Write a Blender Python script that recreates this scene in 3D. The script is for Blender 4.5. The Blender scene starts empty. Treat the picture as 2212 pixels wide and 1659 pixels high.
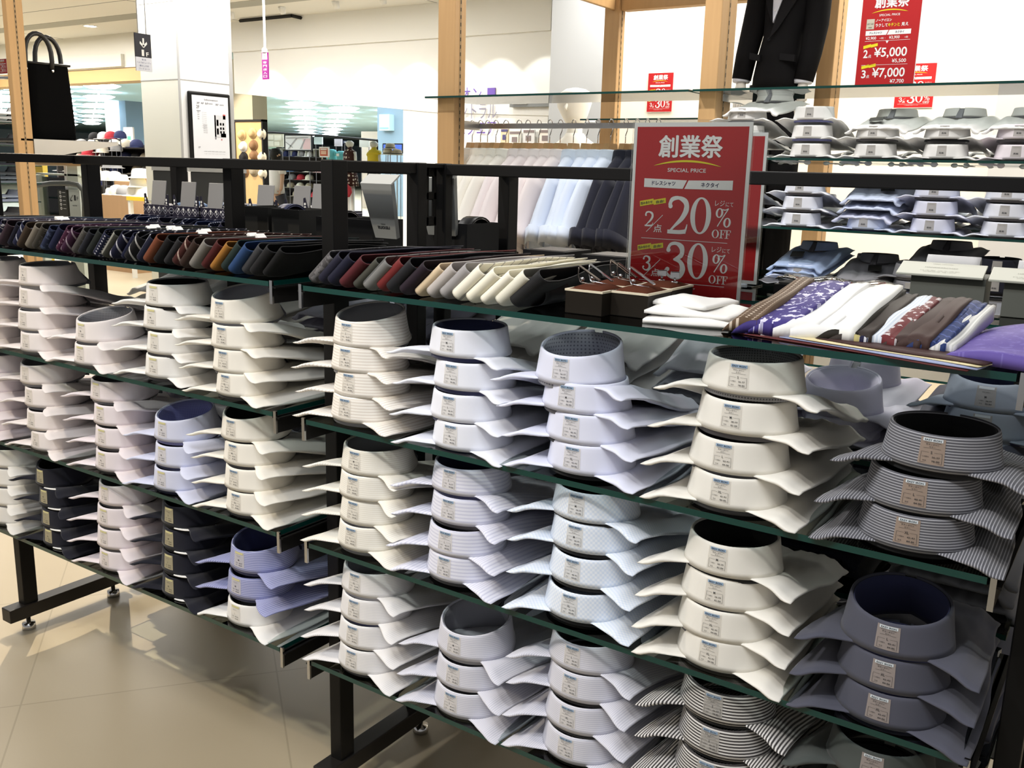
import bpy, math, random
from mathutils import Vector, Matrix
random.seed(7)
SC = bpy.context.scene
COL = SC.collection
PI = math.pi

# ------------------------------------------------------------------ camera
IMG_W, IMG_H, F_PX = 2212, 1659, 2052.3
CAM = Vector((1.2688, -1.1642, 1.2846))
YAW, PITCH, ROLL = 0.5910, 0.2201, 0.0267
_fw = Vector((-math.sin(YAW)*math.cos(PITCH), math.cos(YAW)*math.cos(PITCH), -math.sin(PITCH)))
_r0 = Vector((math.cos(YAW), math.sin(YAW), 0)); _u0 = _r0.cross(_fw)
_rt = math.cos(ROLL)*_r0 + math.sin(ROLL)*_u0
_up = -math.sin(ROLL)*_r0 + math.cos(ROLL)*_u0
cam_data = bpy.data.cameras.new('camera'); cam = bpy.data.objects.new('camera', cam_data); COL.objects.link(cam)
cam_data.sensor_width = 36.0; cam_data.lens = F_PX*36.0/IMG_W; cam_data.clip_start = 0.05; cam_data.clip_end = 200
cam.matrix_world = Matrix(((_rt.x, _up.x, -_fw.x, CAM.x), (_rt.y, _up.y, -_fw.y, CAM.y), (_rt.z, _up.z, -_fw.z, CAM.z), (0, 0, 0, 1)))
SC.camera = cam

# ------------------------------------------------------------------ world, exposure
SC.view_settings.view_transform = 'Standard'; SC.view_settings.look = 'None'
SC.view_settings.gamma = 1.0; SC.view_settings.use_curve_mapping = False
SC.view_settings.exposure = 0.0
world = bpy.data.worlds.new('world'); SC.world = world; world.use_nodes = True
world.node_tree.nodes['Background'].inputs[0].default_value = (1.0, 0.985, 0.96, 1)
world.node_tree.nodes['Background'].inputs[1].default_value = 0.30
SC.cycles.max_bounces = 10; SC.cycles.transparent_max_bounces = 24
SC.cycles.diffuse_bounces = 3; SC.cycles.glossy_bounces = 3
SC.cycles.caustics_reflective = False; SC.cycles.caustics_refractive = False
SC.cycles.use_denoising = True

# ------------------------------------------------------------------ lights (added soft overhead fill, and track spots of the shop)
def area(name, loc, size, power, col, rot=(0, 0, 0), sizey=None):
    l = bpy.data.lights.new(name, 'AREA'); l.energy = power; l.color = col; l.size = size
    if sizey: l.shape = 'RECTANGLE'; l.size_y = sizey
    o = bpy.data.objects.new(name, l); o.location = loc; o.rotation_euler = rot; COL.objects.link(o); return o
def spot(name, loc, target, power, col, ang=60, blend=0.4, size=0.05):
    l = bpy.data.lights.new(name, 'SPOT'); l.energy = power; l.color = col; l.spot_size = math.radians(ang); l.spot_blend = blend
    l.shadow_soft_size = size
    o = bpy.data.objects.new(name, l); o.location = loc
    d = Vector(target) - Vector(loc); o.rotation_euler = d.to_track_quat('-Z', 'Y').to_euler(); COL.objects.link(o); return o
WARM = (1.0, 0.86, 0.66); NEUT = (1.0, 0.97, 0.93); COOL = (0.90, 0.94, 1.0)
area('overhead_fill', (0.9, -1.3, 3.0), 1.2, 26, COOL, sizey=0.6)
area('overhead_fill', (-1.6, -1.2, 3.0), 1.2, 18, NEUT, sizey=0.6)
area('overhead_fill', (0.4, 1.5, 3.0), 1.6, 24, NEUT, sizey=0.6)
area('overhead_fill', (-3.4, 0.9, 3.0), 1.6, 45, NEUT, sizey=0.6)
spot('track_spot_light', (-1.6, -1.5, 2.85), (-0.75, 0.1, 0.75), 128, WARM, 55, 0.6, 0.04)
spot('track_spot_light', (-0.3, -1.7, 2.85), (0.1, 0.1, 0.7), 90, NEUT, 55, 0.6, 0.04)
spot('track_spot_light', (0.6, -1.6, 2.85), (0.9, 0.1, 0.8), 76, NEUT, 55, 0.6, 0.04)
spot('track_spot_light', (-2.4, 1.2, 2.85), (-1.4, 0.6, 0.0), 320, WARM, 60, 0.6, 0.012)

# ------------------------------------------------------------------ helpers
def at(u, v, Y):
    """world point where the sight line of photo pixel (u, v) meets the plane y = Y"""
    d = _fw + (u-IMG_W/2)/F_PX*_rt - (v-IMG_H/2)/F_PX*_up
    return CAM + d*((Y-CAM.y)/d.y)
def atX(u, v, X):
    d = _fw + (u-IMG_W/2)/F_PX*_rt - (v-IMG_H/2)/F_PX*_up
    return CAM + d*((X-CAM.x)/d.x)

def mesh_data(name, verts, faces, mats=(), smooth=True, uv=None, fmat=None):
    m = bpy.data.meshes.new(name); m.from_pydata([tuple(v) for v in verts], [], faces)
    for mt in mats: m.materials.append(mt)
    if smooth: m.polygons.foreach_set('use_smooth', [True]*len(m.polygons))
    if fmat: m.polygons.foreach_set('material_index', fmat)
    if uv:
        l = m.uv_layers.new(name='UVMap')
        for lp in m.loops: l.data[lp.index].uv = uv[lp.vertex_index]
    m.update(); return m
def link(name, data, parent=None, loc=None, rot=None):
    o = bpy.data.objects.new(name, data); COL.objects.link(o)
    if parent: o.parent = parent
    if loc is not None: o.location = loc
    if rot is not None: o.rotation_euler = rot
    return o
class MB:
    """collects simple shapes and links them as ONE mesh object"""
    def __init__(self): self.v = []; self.f = []; self.m = []
    def add(self, vs, fs, mi=0):
        n = len(self.v); self.v += [tuple(v) for v in vs]; self.f += [tuple(i+n for i in f) for f in fs]; self.m += [mi]*len(fs)
    def box(self, x0, x1, y0, y1, z0, z1, mi=0, M=None):
        vs = [Vector((x, y, z)) for z in (z0, z1) for y in (y0, y1) for x in (x0, x1)]
        if M: vs = [M @ v for v in vs]
        self.add(vs, [(0, 2, 3, 1), (4, 5, 7, 6), (0, 1, 5, 4), (2, 6, 7, 3), (0, 4, 6, 2), (1, 3, 7, 5)], mi); return self
    def tube(self, pts, r, n=8, mi=0, closed=False, caps=True):
        pts = [Vector(p) for p in pts]; k = len(pts); rs = r if isinstance(r, (list, tuple)) else [r]*k
        vs = []; prev = None
        for i, p in enumerate(pts):
            t = (pts[(i+1) % k] - pts[i-1]) if closed else (pts[min(i+1, k-1)] - pts[max(i-1, 0)])
            t.normalize()
            a = prev if prev else (Vector((0, 0, 1)) if abs(t.z) < .9 else Vector((1, 0, 0)))
            a = (a - t*a.dot(t)).normalized(); prev = a; b = t.cross(a)
            for j in range(n):
                an = 2*PI*j/n; vs.append(p + rs[i]*(math.cos(an)*a + math.sin(an)*b))
        fs = []
        for i in range(k if closed else k-1):
            for j in range(n):
                a0 = i*n+j; a1 = i*n+(j+1) % n; b0 = ((i+1) % k)*n+j; b1 = ((i+1) % k)*n+(j+1) % n
                fs.append((a0, a1, b1, b0))
        if caps and not closed: fs += [tuple(range(n-1, -1, -1)), tuple((k-1)*n+j for j in range(n))]
        self.add(vs, fs, mi); return self
    def lathe(self, prof, n=20, mi=0, M=None, sx=1, sy=1):
        vs = []; k = len(prof)
        for (r, z) in prof:
            for j in range(n):
                an = 2*PI*j/n; v = Vector((r*math.cos(an)*sx, r*math.sin(an)*sy, z)); vs.append(M @ v if M else v)
        fs = [(i*n+j, i*n+(j+1) % n, (i+1)*n+(j+1) % n, (i+1)*n+j) for i in range(k-1) for j in range(n)]
        if prof[0][0] > 1e-5: fs.append(tuple(range(n-1, -1, -1)))
        if prof[-1][0] > 1e-5: fs.append(tuple((k-1)*n+j for j in range(n)))
        self.add(vs, fs, mi); return self
    def poly(self, pts, mi=0): self.add(pts, [tuple(range(len(pts)))], mi); return self
    def prism(self, pts, d, mi=0):
        """closed outline pts (3d) pushed along vector d"""
        n = len(pts); d = Vector(d); vs = [Vector(p) for p in pts] + [Vector(p)+d for p in pts]
        self.add(vs, [tuple(range(n-1, -1, -1)), tuple(range(n, 2*n))] + [(i, (i+1) % n, n+(i+1) % n, n+i) for i in range(n)], mi); return self
    def grid(self, fn, nu, nv, mi=0, wrap=False):
        vs = [fn(i/nu, j/nv) for i in range(nu+1) for j in range(nv+1)]
        fs = [(i*(nv+1)+j, (i+1)*(nv+1)+j, (i+1)*(nv+1)+j+1, i*(nv+1)+j+1) for i in range(nu) for j in range(nv)]
        self.add(vs, fs, mi); return self
    def sheet(self, fn, nu, nv, thick, mi=0):
        """a cloth or card with real thickness: fn gives the upper side, thick(vector) leads to the lower"""
        n0 = len(self.v); th = Vector(thick)
        top = [Vector(fn(i/nu, j/nv)) for i in range(nu+1) for j in range(nv+1)]; N = len(top)
        g = lambda i, j: i*(nv+1)+j
        fs = [(g(i, j), g(i+1, j), g(i+1, j+1), g(i, j+1)) for i in range(nu) for j in range(nv)]
        fs += [tuple(N+q for q in reversed(f)) for f in fs]
        rim = [g(i, 0) for i in range(nu)] + [g(nu, j) for j in range(nv)] + [g(i, nv) for i in range(nu, 0, -1)] + [g(0, j) for j in range(nv, 0, -1)]
        for q in range(len(rim)):
            a, b = rim[q], rim[(q+1) % len(rim)]; fs.append((b, a, N+a, N+b))
        self.add(top + [p+th for p in top], fs, mi); return self
    def build(self, name, mats, parent=None, smooth=False, loc=None, rot=None):
        mats = mats if isinstance(mats, (list, tuple)) else [mats]
        return link(name, mesh_data(name, self.v, self.f, mats, smooth, None, self.m), parent, loc, rot)
def bevel(o, w=0.002, seg=2):
    b = o.modifiers.new('bevel', 'BEVEL'); b.width = w; b.segments = seg; b.limit_method = 'ANGLE'; return o
def smooth_sharp(o, ang=40):
    for p in o.data.polygons: p.use_smooth = True
    try: o.data.set_sharp_from_angle(angle=math.radians(ang))
    except Exception: pass
    return o
def tag(o, label, cat, group=None, kind=None):
    o['label'] = label; o['category'] = cat
    if group: o['group'] = group
    if kind: o['kind'] = kind
    return o
def struct(o, label=None, cat=None):
    o['kind'] = 'structure'
    if label: o['label'] = label
    if cat: o['category'] = cat
    return o
def thing(name, label, cat, loc=(0, 0, 0), rot=(0, 0, 0), group=None):
    o = bpy.data.objects.new(name, None); COL.objects.link(o); o.location = loc; o.rotation_euler = rot; o.empty_display_size = .05
    return tag(o, label, cat, group)
def copy_tree(o, parent=None):
    c = o.copy(); COL.objects.link(c)
    if parent: c.parent = parent
    for ch in list(o.children): copy_tree(ch, c)
    return c
ORD = ['first', 'second', 'third', 'fourth', 'fifth', 'sixth', 'seventh', 'eighth', 'ninth', 'tenth', 'eleventh', 'twelfth', 'thirteenth', 'fourteenth',
       'fifteenth', 'sixteenth', 'seventeenth', 'eighteenth', 'nineteenth', 'twentieth']
TENS = {20: 'twenty', 30: 'thirty', 40: 'forty'}
def nth(i):
    i += 1
    if i <= 20: return ORD[i-1]
    t, r = i//10*10, i % 10
    return (TENS[t][:-1]+'ieth') if r == 0 else TENS[t]+'-'+ORD[r-1]

# ------------------------------------------------------------------ materials
def mat(name, col, rough=0.6, metal=0.0, spec=0.3, alpha=None, emit=None, estr=0, bump=None, coat=0):
    m = bpy.data.materials.new(name); m.use_nodes = True; b = m.node_tree.nodes['Principled BSDF']
    b.inputs['Base Color'].default_value = (*col, 1); b.inputs['Roughness'].default_value = rough; b.inputs['Metallic'].default_value = metal
    b.inputs['Specular IOR Level'].default_value = spec; b.inputs['Coat Weight'].default_value = coat
    if emit: b.inputs['Emission Color'].default_value = (*emit, 1); b.inputs['Emission Strength'].default_value = estr
    if alpha is not None: b.inputs['Alpha'].default_value = alpha
    if bump:
        nt = m.node_tree; t = nt.nodes.new('ShaderNodeTexNoise'); t.inputs['Scale'].default_value = bump[0]; t.inputs['Detail'].default_value = 3
        bp = nt.nodes.new('ShaderNodeBump'); bp.inputs['Strength'].default_value = bump[1]; bp.inputs['Distance'].default_value = 0.002
        tc = nt.nodes.new('ShaderNodeTexCoord'); nt.links.new(tc.outputs['Object'], t.inputs['Vector'])
        nt.links.new(t.outputs['Fac'], bp.inputs['Height']); nt.links.new(bp.outputs['Normal'], b.inputs['Normal'])
    return m
def N(m, typ): return m.node_tree.nodes.new(typ)
def L(m, a, b): m.node_tree.links.new(a, b)
def math_node(m, op, a, b=None):
    n = N(m, 'ShaderNodeMath'); n.operation = op
    for i, x in enumerate((a, b)):
        if x is None: continue
        if isinstance(x, (int, float)): n.inputs[i].default_value = x
        else: L(m, x, n.inputs[i])
    return n.outputs[0]
def mix_col(m, fac, a, b):
    n = N(m, 'ShaderNodeMix'); n.data_type = 'RGBA'
    if isinstance(fac, (int, float)): n.inputs[0].default_value = fac
    else: L(m, fac, n.inputs[0])
    for i, x in ((6, a), (7, b)):
        if isinstance(x, tuple): n.inputs[i].default_value = (*x, 1)
        else: L(m, x, n.inputs[i])
    return n.outputs[2]
def uvsep(m):
    t = N(m, 'ShaderNodeUVMap'); t.uv_map = 'UVMap'; s = N(m, 'ShaderNodeSeparateXYZ'); L(m, t.outputs[0], s.inputs[0]); return s.outputs
def cloth(name, base, stripe=None, period=0.004, duty=0.4, kind='plain', rough=0.85, base2=None):
    """woven shirt cotton; stripes run round the collar and along the body (UV in metres)"""
    m = mat(name, base, rough, spec=0.15); b = m.node_tree.nodes['Principled BSDF']; b.inputs['Sheen Weight'].default_value = 0.15
    if kind == 'plain': return m
    o = uvsep(m)
    if kind == 'stripe':
        f = math_node(m, 'LESS_THAN', math_node(m, 'FRACT', math_node(m, 'DIVIDE', o[1], period)), duty)
    elif kind == 'check':
        fu = math_node(m, 'LESS_THAN', math_node(m, 'FRACT', math_node(m, 'DIVIDE', o[0], period)), 0.5)
        fv = math_node(m, 'LESS_THAN', math_node(m, 'FRACT', math_node(m, 'DIVIDE', o[1], period)), 0.5)
        f = math_node(m, 'ABSOLUTE', math_node(m, 'SUBTRACT', fu, fv))
    else:  # dots
        fu = math_node(m, 'SUBTRACT', math_node(m, 'FRACT', math_node(m, 'DIVIDE', o[0], period)), 0.5)
        fv = math_node(m, 'SUBTRACT', math_node(m, 'FRACT', math_node(m, 'DIVIDE', o[1], period)), 0.5)
        f = math_node(m, 'LESS_THAN', math_node(m, 'ADD', math_node(m, 'MULTIPLY', fu, fu), math_node(m, 'MULTIPLY', fv, fv)), duty*duty)
    L(m, mix_col(m, f, base, stripe), b.inputs['Base Color'])
    return m
def film(name, col, opac):
    m = bpy.data.materials.new(name); m.use_nodes = True; nt = m.node_tree; nt.nodes.clear()
    out = nt.nodes.new('ShaderNodeOutputMaterial'); t = nt.nodes.new('ShaderNodeBsdfTransparent'); d = nt.nodes.new('ShaderNodeBsdfDiffuse')
    g = nt.nodes.new('ShaderNodeBsdfGlossy'); g.inputs['Roughness'].default_value = 0.15
    d.inputs['Color'].default_value = (*col, 1); a = nt.nodes.new('ShaderNodeMixShader'); a.inputs[0].default_value = opac
    c = nt.nodes.new('ShaderNodeMixShader'); c.inputs[0].default_value = 0.04
    L(m, t.outputs[0], a.inputs[1]); L(m, d.outputs[0], a.inputs[2]); L(m, a.outputs[0], c.inputs[1]); L(m, g.outputs[0], c.inputs[2]); L(m, c.outputs[0], out.inputs['Surface'])
    return m
def glass(name, tint, rough=0.01, gain=1.0):
    m = bpy.data.materials.new(name); m.use_nodes = True; nt = m.node_tree; nt.nodes.clear()
    out = nt.nodes.new('ShaderNodeOutputMaterial'); t = nt.nodes.new('ShaderNodeBsdfTransparent'); t.inputs['Color'].default_value = (*tint, 1)
    g = nt.nodes.new('ShaderNodeBsdfGlossy'); g.inputs['Roughness'].default_value = rough
    f = nt.nodes.new('ShaderNodeFresnel'); f.inputs['IOR'].default_value = 1.45
    mx = nt.nodes.new('ShaderNodeMixShader'); L(m, math_node(m, 'MULTIPLY', f.outputs[0], gain), mx.inputs[0])
    L(m, t.outputs[0], mx.inputs[1]); L(m, g.outputs[0], mx.inputs[2]); L(m, mx.outputs[0], out.inputs['Surface'])
    return m
def wood(name, c0, c1, scale=6):
    m = mat(name, c0, 0.5, spec=0.3); b = m.node_tree.nodes['Principled BSDF']
    tc = N(m, 'ShaderNodeTexCoord'); mp = N(m, 'ShaderNodeMapping'); mp.inputs['Scale'].default_value = (9*scale, 9*scale, 0.7*scale)
    nz = N(m, 'ShaderNodeTexNoise'); nz.inputs['Scale'].default_value = 1.0; nz.inputs['Detail'].default_value = 5
    L(m, tc.outputs['Object'], mp.inputs[0]); L(m, mp.outputs[0], nz.inputs['Vector']); L(m, mix_col(m, nz.outputs['Fac'], c0, c1), b.inputs['Base Color'])
    return m
M = {}
M['black'] = mat('black_steel', (.0045, .0042, .0042), .5, spec=.22)
M['foot_black'] = mat('worn_black_steel', (.012, .010, .009), .45, spec=.35)
M['chrome'] = mat('chrome', (.62, .62, .64), .12, metal=1)
M['steel'] = mat('brushed_steel', (.55, .54, .53), .32, metal=1)
M['glass'] = glass('clear_glass', (.90, .945, .925))
M['edge'] = mat('green_glass_edge', (.002, .042, .034), .15, spec=.5, coat=.3)
M['white'] = mat('white_paint', (.86, .86, .84), .5)
M['paper'] = mat('white_paper', (.88, .88, .87), .7)
M['acrylic'] = glass('acrylic', (.97, .98, .98))
M['clearplast'] = glass('clear_plastic', (.93, .94, .94), .08)
M['red'] = mat('red_print', (.46, .018, .020), .4, spec=.25)
M['yellow'] = mat('yellow_print', (.80, .68, .02), .5)
M['navyink'] = mat('navy_ink', (.02, .02, .08), .6)
M['ink'] = mat('dark_ink', (.03, .03, .035), .6)
M['wood'] = wood('blond_wood', (.60, .375, .175), (.51, .305, .135))
M['hangwood'] = wood('hanger_wood', (.50, .31, .14), (.42, .25, .11))
M['boxblack'] = mat('black_card', (.006, .006, .007), .6, spec=.15)
M['boxgrey'] = mat('dark_grey_card', (.022, .022, .021), .7, spec=.15)
# lettering ------------------------------------------------------------------
_tc = {}
def text_tris(body, size=1.0, align='CENTER', bold=0.0):
    key = (body, align, bold)
    if key not in _tc:
        c = bpy.data.curves.new('lettering', 'FONT'); c.body = body; c.align_x = align; c.resolution_u = 3; c.offset = bold
        o = bpy.data.objects.new('lettering', c); COL.objects.link(o)
        me = bpy.data.meshes.new_from_object(o.evaluated_get(bpy.context.evaluated_depsgraph_get()))
        _tc[key] = ([(v.co.x, v.co.y) for v in me.vertices], [tuple(p.vertices) for p in me.polygons])
        bpy.data.meshes.remove(me); bpy.data.objects.remove(o); bpy.data.curves.remove(c)
    v, f = _tc[key]
    return [(x*size, y*size) for x, y in v], f
def put_text(mb, body, cx, cy, h, fn, mi=0, w=None, rot=0, bold=0.0):
    """lettering of cap height about h centred at (cx, cy) of a flat layout; fn maps layout to 3d; w squeezes it to a width"""
    v, f = text_tris(body, 1.0, bold=bold)
    if not v: return
    x0, x1 = min(p[0] for p in v), max(p[0] for p in v); y0, y1 = min(p[1] for p in v), max(p[1] for p in v)
    s = h/(y1-y0); sx = (w/(x1-x0)) if w else s; c, sn = math.cos(rot), math.sin(rot); out = []
    for x, y in v:
        a, b = (x-(x0+x1)/2)*sx, (y-(y0+y1)/2)*s
        out.append(fn(cx+a*c-b*sn, cy+a*sn+b*c))
    mb.add(out, f, mi)
def vstroke(mb, pts, widths, fn, mi=0, n=10):
    """a pen stroke of varying width through pts (layout coordinates)"""
    P = [Vector((p[0], p[1])) for p in pts]; Wd = list(widths); C = []
    for i in range(len(P)-1):
        p0, p1, p2, p3 = P[max(i-1, 0)], P[i], P[i+1], P[min(i+2, len(P)-1)]
        for k in range(n + (i == len(P)-2)):
            t = k/n; a = .5*((2*p1)+(p2-p0)*t+(2*p0-5*p1+4*p2-p3)*t*t+(3*p1-p0-3*p2+p3)*t**3); C.append((a, Wd[i]*(1-t)+Wd[i+1]*t))
    vs = []
    for i, (p, w) in enumerate(C):
        t = (C[min(i+1, len(C)-1)][0]-C[max(i-1, 0)][0]); t.normalize(); nrm = Vector((-t.y, t.x))
        vs += [fn(*(p+nrm*w/2)), fn(*(p-nrm*w/2))]
    mb.add(vs, [(2*i, 2*i+1, 2*i+3, 2*i+2) for i in range(len(C)-1)], mi)
def ring2(mb, cx, cy, rx, ry, ix, iy, fn, mi=0, n=36, tilt=0):
    vs = []
    for k in range(n):
        a = 2*PI*k/n
        for q, (ax, ay) in enumerate(((rx, ry), (ix, iy))):
            x, y = ax*math.cos(a), ay*math.sin(a); vs.append(fn(cx+x+y*tilt, cy+y))
    mb.add(vs, [(2*k, 2*k+1, 2*((k+1) % n)+1, 2*((k+1) % n)) for k in range(n)], mi)
def rect2(mb, x0, x1, y0, y1, fn, mi=0, sk=0.0):
    mb.add([fn(x0, y0), fn(x1, y0+sk), fn(x1, y1+sk), fn(x0, y1)], [(0, 1, 2, 3)], mi)
# ------------------------------------------------------------------ floor
def floor_mat():
    m = mat('beige_stone_floor', (.43, .365, .255), .38, spec=.35); b = m.node_tree.nodes['Principled BSDF']
    tc = N(m, 'ShaderNodeTexCoord'); mp = N(m, 'ShaderNodeMapping'); mp.inputs['Rotation'].default_value = (0, 0, math.radians(38)); L(m, tc.outputs['Object'], mp.inputs[0])
    br = N(m, 'ShaderNodeTexBrick'); br.offset = 0; br.inputs['Scale'].default_value = 1.0; br.inputs['Brick Width'].default_value = .6; br.inputs['Row Height'].default_value = .6
    br.inputs['Mortar Size'].default_value = .0022; br.inputs['Color1'].default_value = (.43, .365, .255, 1); br.inputs['Color2'].default_value = (.41, .345, .24, 1); br.inputs['Mortar'].default_value = (.32, .27, .18, 1)
    L(m, mp.outputs[0], br.inputs['Vector'])
    nz = N(m, 'ShaderNodeTexNoise'); nz.inputs['Scale'].default_value = 7; nz.inputs['Detail'].default_value = 6; L(m, tc.outputs['Object'], nz.inputs['Vector'])
    L(m, mix_col(m, math_node(m, 'MULTIPLY', nz.outputs['Fac'], .3), br.outputs['Color'], (.49, .42, .30)), b.inputs['Base Color'])
    return m
struct(MB().box(-60, 8, -5, 62, -.05, 0).build('floor', floor_mat()), 'beige stone floor of the shop', 'floor')

# ------------------------------------------------------------------ the two back to back steel racks
ZS = (1.0813, .84, .6037, .3645)          # glass shelf heights
ZT = 1.297
FX = (-1.2, 0.0, 1.2)
def part(mb, name, m, parent, bv=None, smooth=False):
    o = mb.build(name, m, parent, smooth)
    if bv: bevel(o, bv)
    return o
def rack(label, posts, rails, sides, feet, brk):
    t = thing('display_rack', label, 'clothes rack', (0, 0, 0))
    for (x, y0, y1) in posts: part(MB().box(x-.015, x+.015, y0, y1, .078, ZT), 'post', M['black'], t, .002)
    for (x0, x1, y0, y1) in rails: part(MB().box(x0, x1, y0, y1, ZT-.024, ZT-.001), 'top_rail', M['black'], t, .002)
    for (x, y0, y1) in sides: part(MB().box(x-.012, x+.012, y0, y1, ZT-.022, ZT-.0005), 'side_rail', M['black'], t, .002)
    for (x, y0, y1) in feet:
        f = part(MB().box(x-.021, x+.021, y0, y1, .042, .08), 'foot', M['foot_black'], t, .002)
        for yy in (y0+.06, y1-.05):
            part(MB().lathe([(.006, .044), (.006, .02), (.017, .019), (.018, .003), (.016, 0)], 16, M=Matrix.Translation((x, yy, 0))), 'leveling_foot', M['chrome'], f, smooth=True)
    for (x, y0, y1, yl) in brk:
        for z in ZS:
            zt = z-.0095
            b = part(MB().box(x-.003, x+.003, min(y0, y1), max(y0, y1), zt-.030, zt).box(x-.009, x+.009, min(y0, y1), max(y0, y1), zt-.003, zt), 'shelf_bracket', M['black'], t)
            part(MB().box(x-.0035, x+.0035, yl-.002, yl+.002, zt-.031, zt+.0115), 'bracket_lip', M['chrome'], b)
    return t
brF = [(x, .345, .002, .001) for x in (-1.165, -.037, .037, 1.165)]
brR = [(x, .46, .80, .802) for x in (-1.165, -.037, .037, 1.165)]
r1 = rack('black steel shelving rack nearest the camera, carrying the facing stacks of shirts',
     [(x, .105, .145) for x in FX]+[(x, .345, .375) for x in FX[1:]]+[(-1.2, .383, .423), (-.613, .385, .425)],
     [(-1.2, -.015, .350, .386)], [(x, .14, .35) for x in FX[1:]]+[(-1.2, .14, .385)], [(x, .06, .432) for x in FX], brF)
r2 = rack('black steel shelving rack standing back to back behind the front rack',
     [(x, .435, .46) for x in FX[1:]]+[(x, .67, .71) for x in FX], [(0.015, 1.2, .435, .46), (-1.2, 1.2, .68, .70)], [(x, .45, .68) for x in FX[1:]], [(x, .448, .82) for x in FX], brR)
# slotted plate that joins the two racks at the middle posts
mb = MB()
for (z0, z1) in ((ZT-.028, ZT-.004), (ZT-.075, ZT-.058), (ZT-.128, ZT-.108)): mb.box(-.004, .002, .387, .423, z0, z1)
mb.box(-.004, .002, .387, .398, ZT-.128, ZT-.004).box(-.004, .002, .412, .423, ZT-.128, ZT-.004)
part(mb, 'connector_plate', M['black'], r1, .002)
part(MB().box(-.012, .012, .37, .44, ZT-.010, ZT-.001), 'connector_cap', M['black'], r1, .001)

def glass_shelf(x0, x1, y0, y1, z, label, th=.009, name='glass_shelf', cat='shelf', group=None):
    mb = MB().box(x0, x1, y0, y1, z-th, z); mb.m = [0, 0, 1, 1, 1, 1]
    o = mb.build(name, [M['glass'], M['edge']]); return tag(o, label, cat, group)
LV = ['top', 'upper', 'middle', 'lowest']
for k, z in enumerate(ZS):
    glass_shelf(.044, 1.158, 0, .343, z, '%s glass shelf on the right half of the front rack' % LV[k])
    glass_shelf(-1.158, -.044, 0, .343, z, '%s glass shelf on the left half of the front rack' % LV[k])
    glass_shelf(.044, 1.158, .392, .80, z, '%s glass shelf on the right half of the rear rack' % LV[k])
    glass_shelf(-1.158, -.044, .392, .80, z, '%s glass shelf on the left half of the rear rack' % LV[k])

# ------------------------------------------------------------------ folded dress shirts
CA, CB, CY, CH, CZ = .0715, .064, .060, .0430, .006
def cpt(phi, t, off=0, rise=.004):
    """point of the standing collar: phi runs round from the nape (front), t from lower edge to rim"""
    a = CA*(1-.115*t**.8)+off; b = CB*(1-(.04+.035*(1-math.cos(phi)))*t**.8)+off
    e = max(0, (abs(phi)-2.0)/1.0); a2 = a+e*e*.020*(1-t); b2 = b+e*e*.026*(1-t)
    z = CZ+CH*t+rise*(1-math.cos(phi))/2*(.25+.75*t)-e*e*.002*(1-t)
    return Vector((a2*math.sin(phi), CY-b2*math.cos(phi), z))
def collar_mesh(rise):
    n = 56; rows = []; P1 = 3.02
    for t in (0, .2, .4, .6, .8, .93): rows.append((t, 0, 0))
    rows += [(1.0, -.0006, .0), (1.0, -.002, .0012), (1.0, -.0038, .0004), (.9, -.0046, 0)]
    vs = []; uv = []
    for i in range(n+1):
        ph = -P1+2*P1*i/n
        for t, o, dz in rows:
            p = cpt(ph, t, o, rise); p.z += dz; vs.append(p); uv.append((ph*.068, p.z))
        # underside of the turned-down collar
        p = cpt(ph, .02, -.0035, rise); vs.append(p); uv.append((ph*.068, p.z))
    k = len(rows)+1
    fs = [(i*k+j, (i+1)*k+j, (i+1)*k+j+1, i*k+j+1) for i in range(n) for j in range(k-2)]
    fs += [(i*k+k-1, (i+1)*k+k-1, (i+1)*k, i*k) for i in range(n)]
    fs += [tuple(range(k-1)), tuple(n*k+j for j in range(k-2, -1, -1))]
    return mesh_data('collar', vs, fs, [M['white']], True, uv)
def lining_mesh(rise):
    n = 56; P1 = 3.24; vs = []; uv = []; ts = (.965, .6, .3, 0, -.18)
    for i in range(n+1):
        ph = -P1+2*P1*i/n
        for o in (-.0048, -.0062):
            for t in (ts if o == -.0048 else reversed(ts)):
                p = cpt(ph, max(t, 0), o, rise)
                if t < 0: p.z += t*CH
                vs.append(p); uv.append((ph*.066, p.z))
    k = 10
    fs = [(i*k+j, i*k+(j+1) % k, (i+1)*k+(j+1) % k, (i+1)*k+j) for i in range(n) for j in range(k)]
    return mesh_data('collar_lining', vs, fs, [M['white']], True, uv)
def sst(a, b, x):
    t = min(1, max(0, (x-a)/(b-a))); return t*t*(3-2*t)
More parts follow.
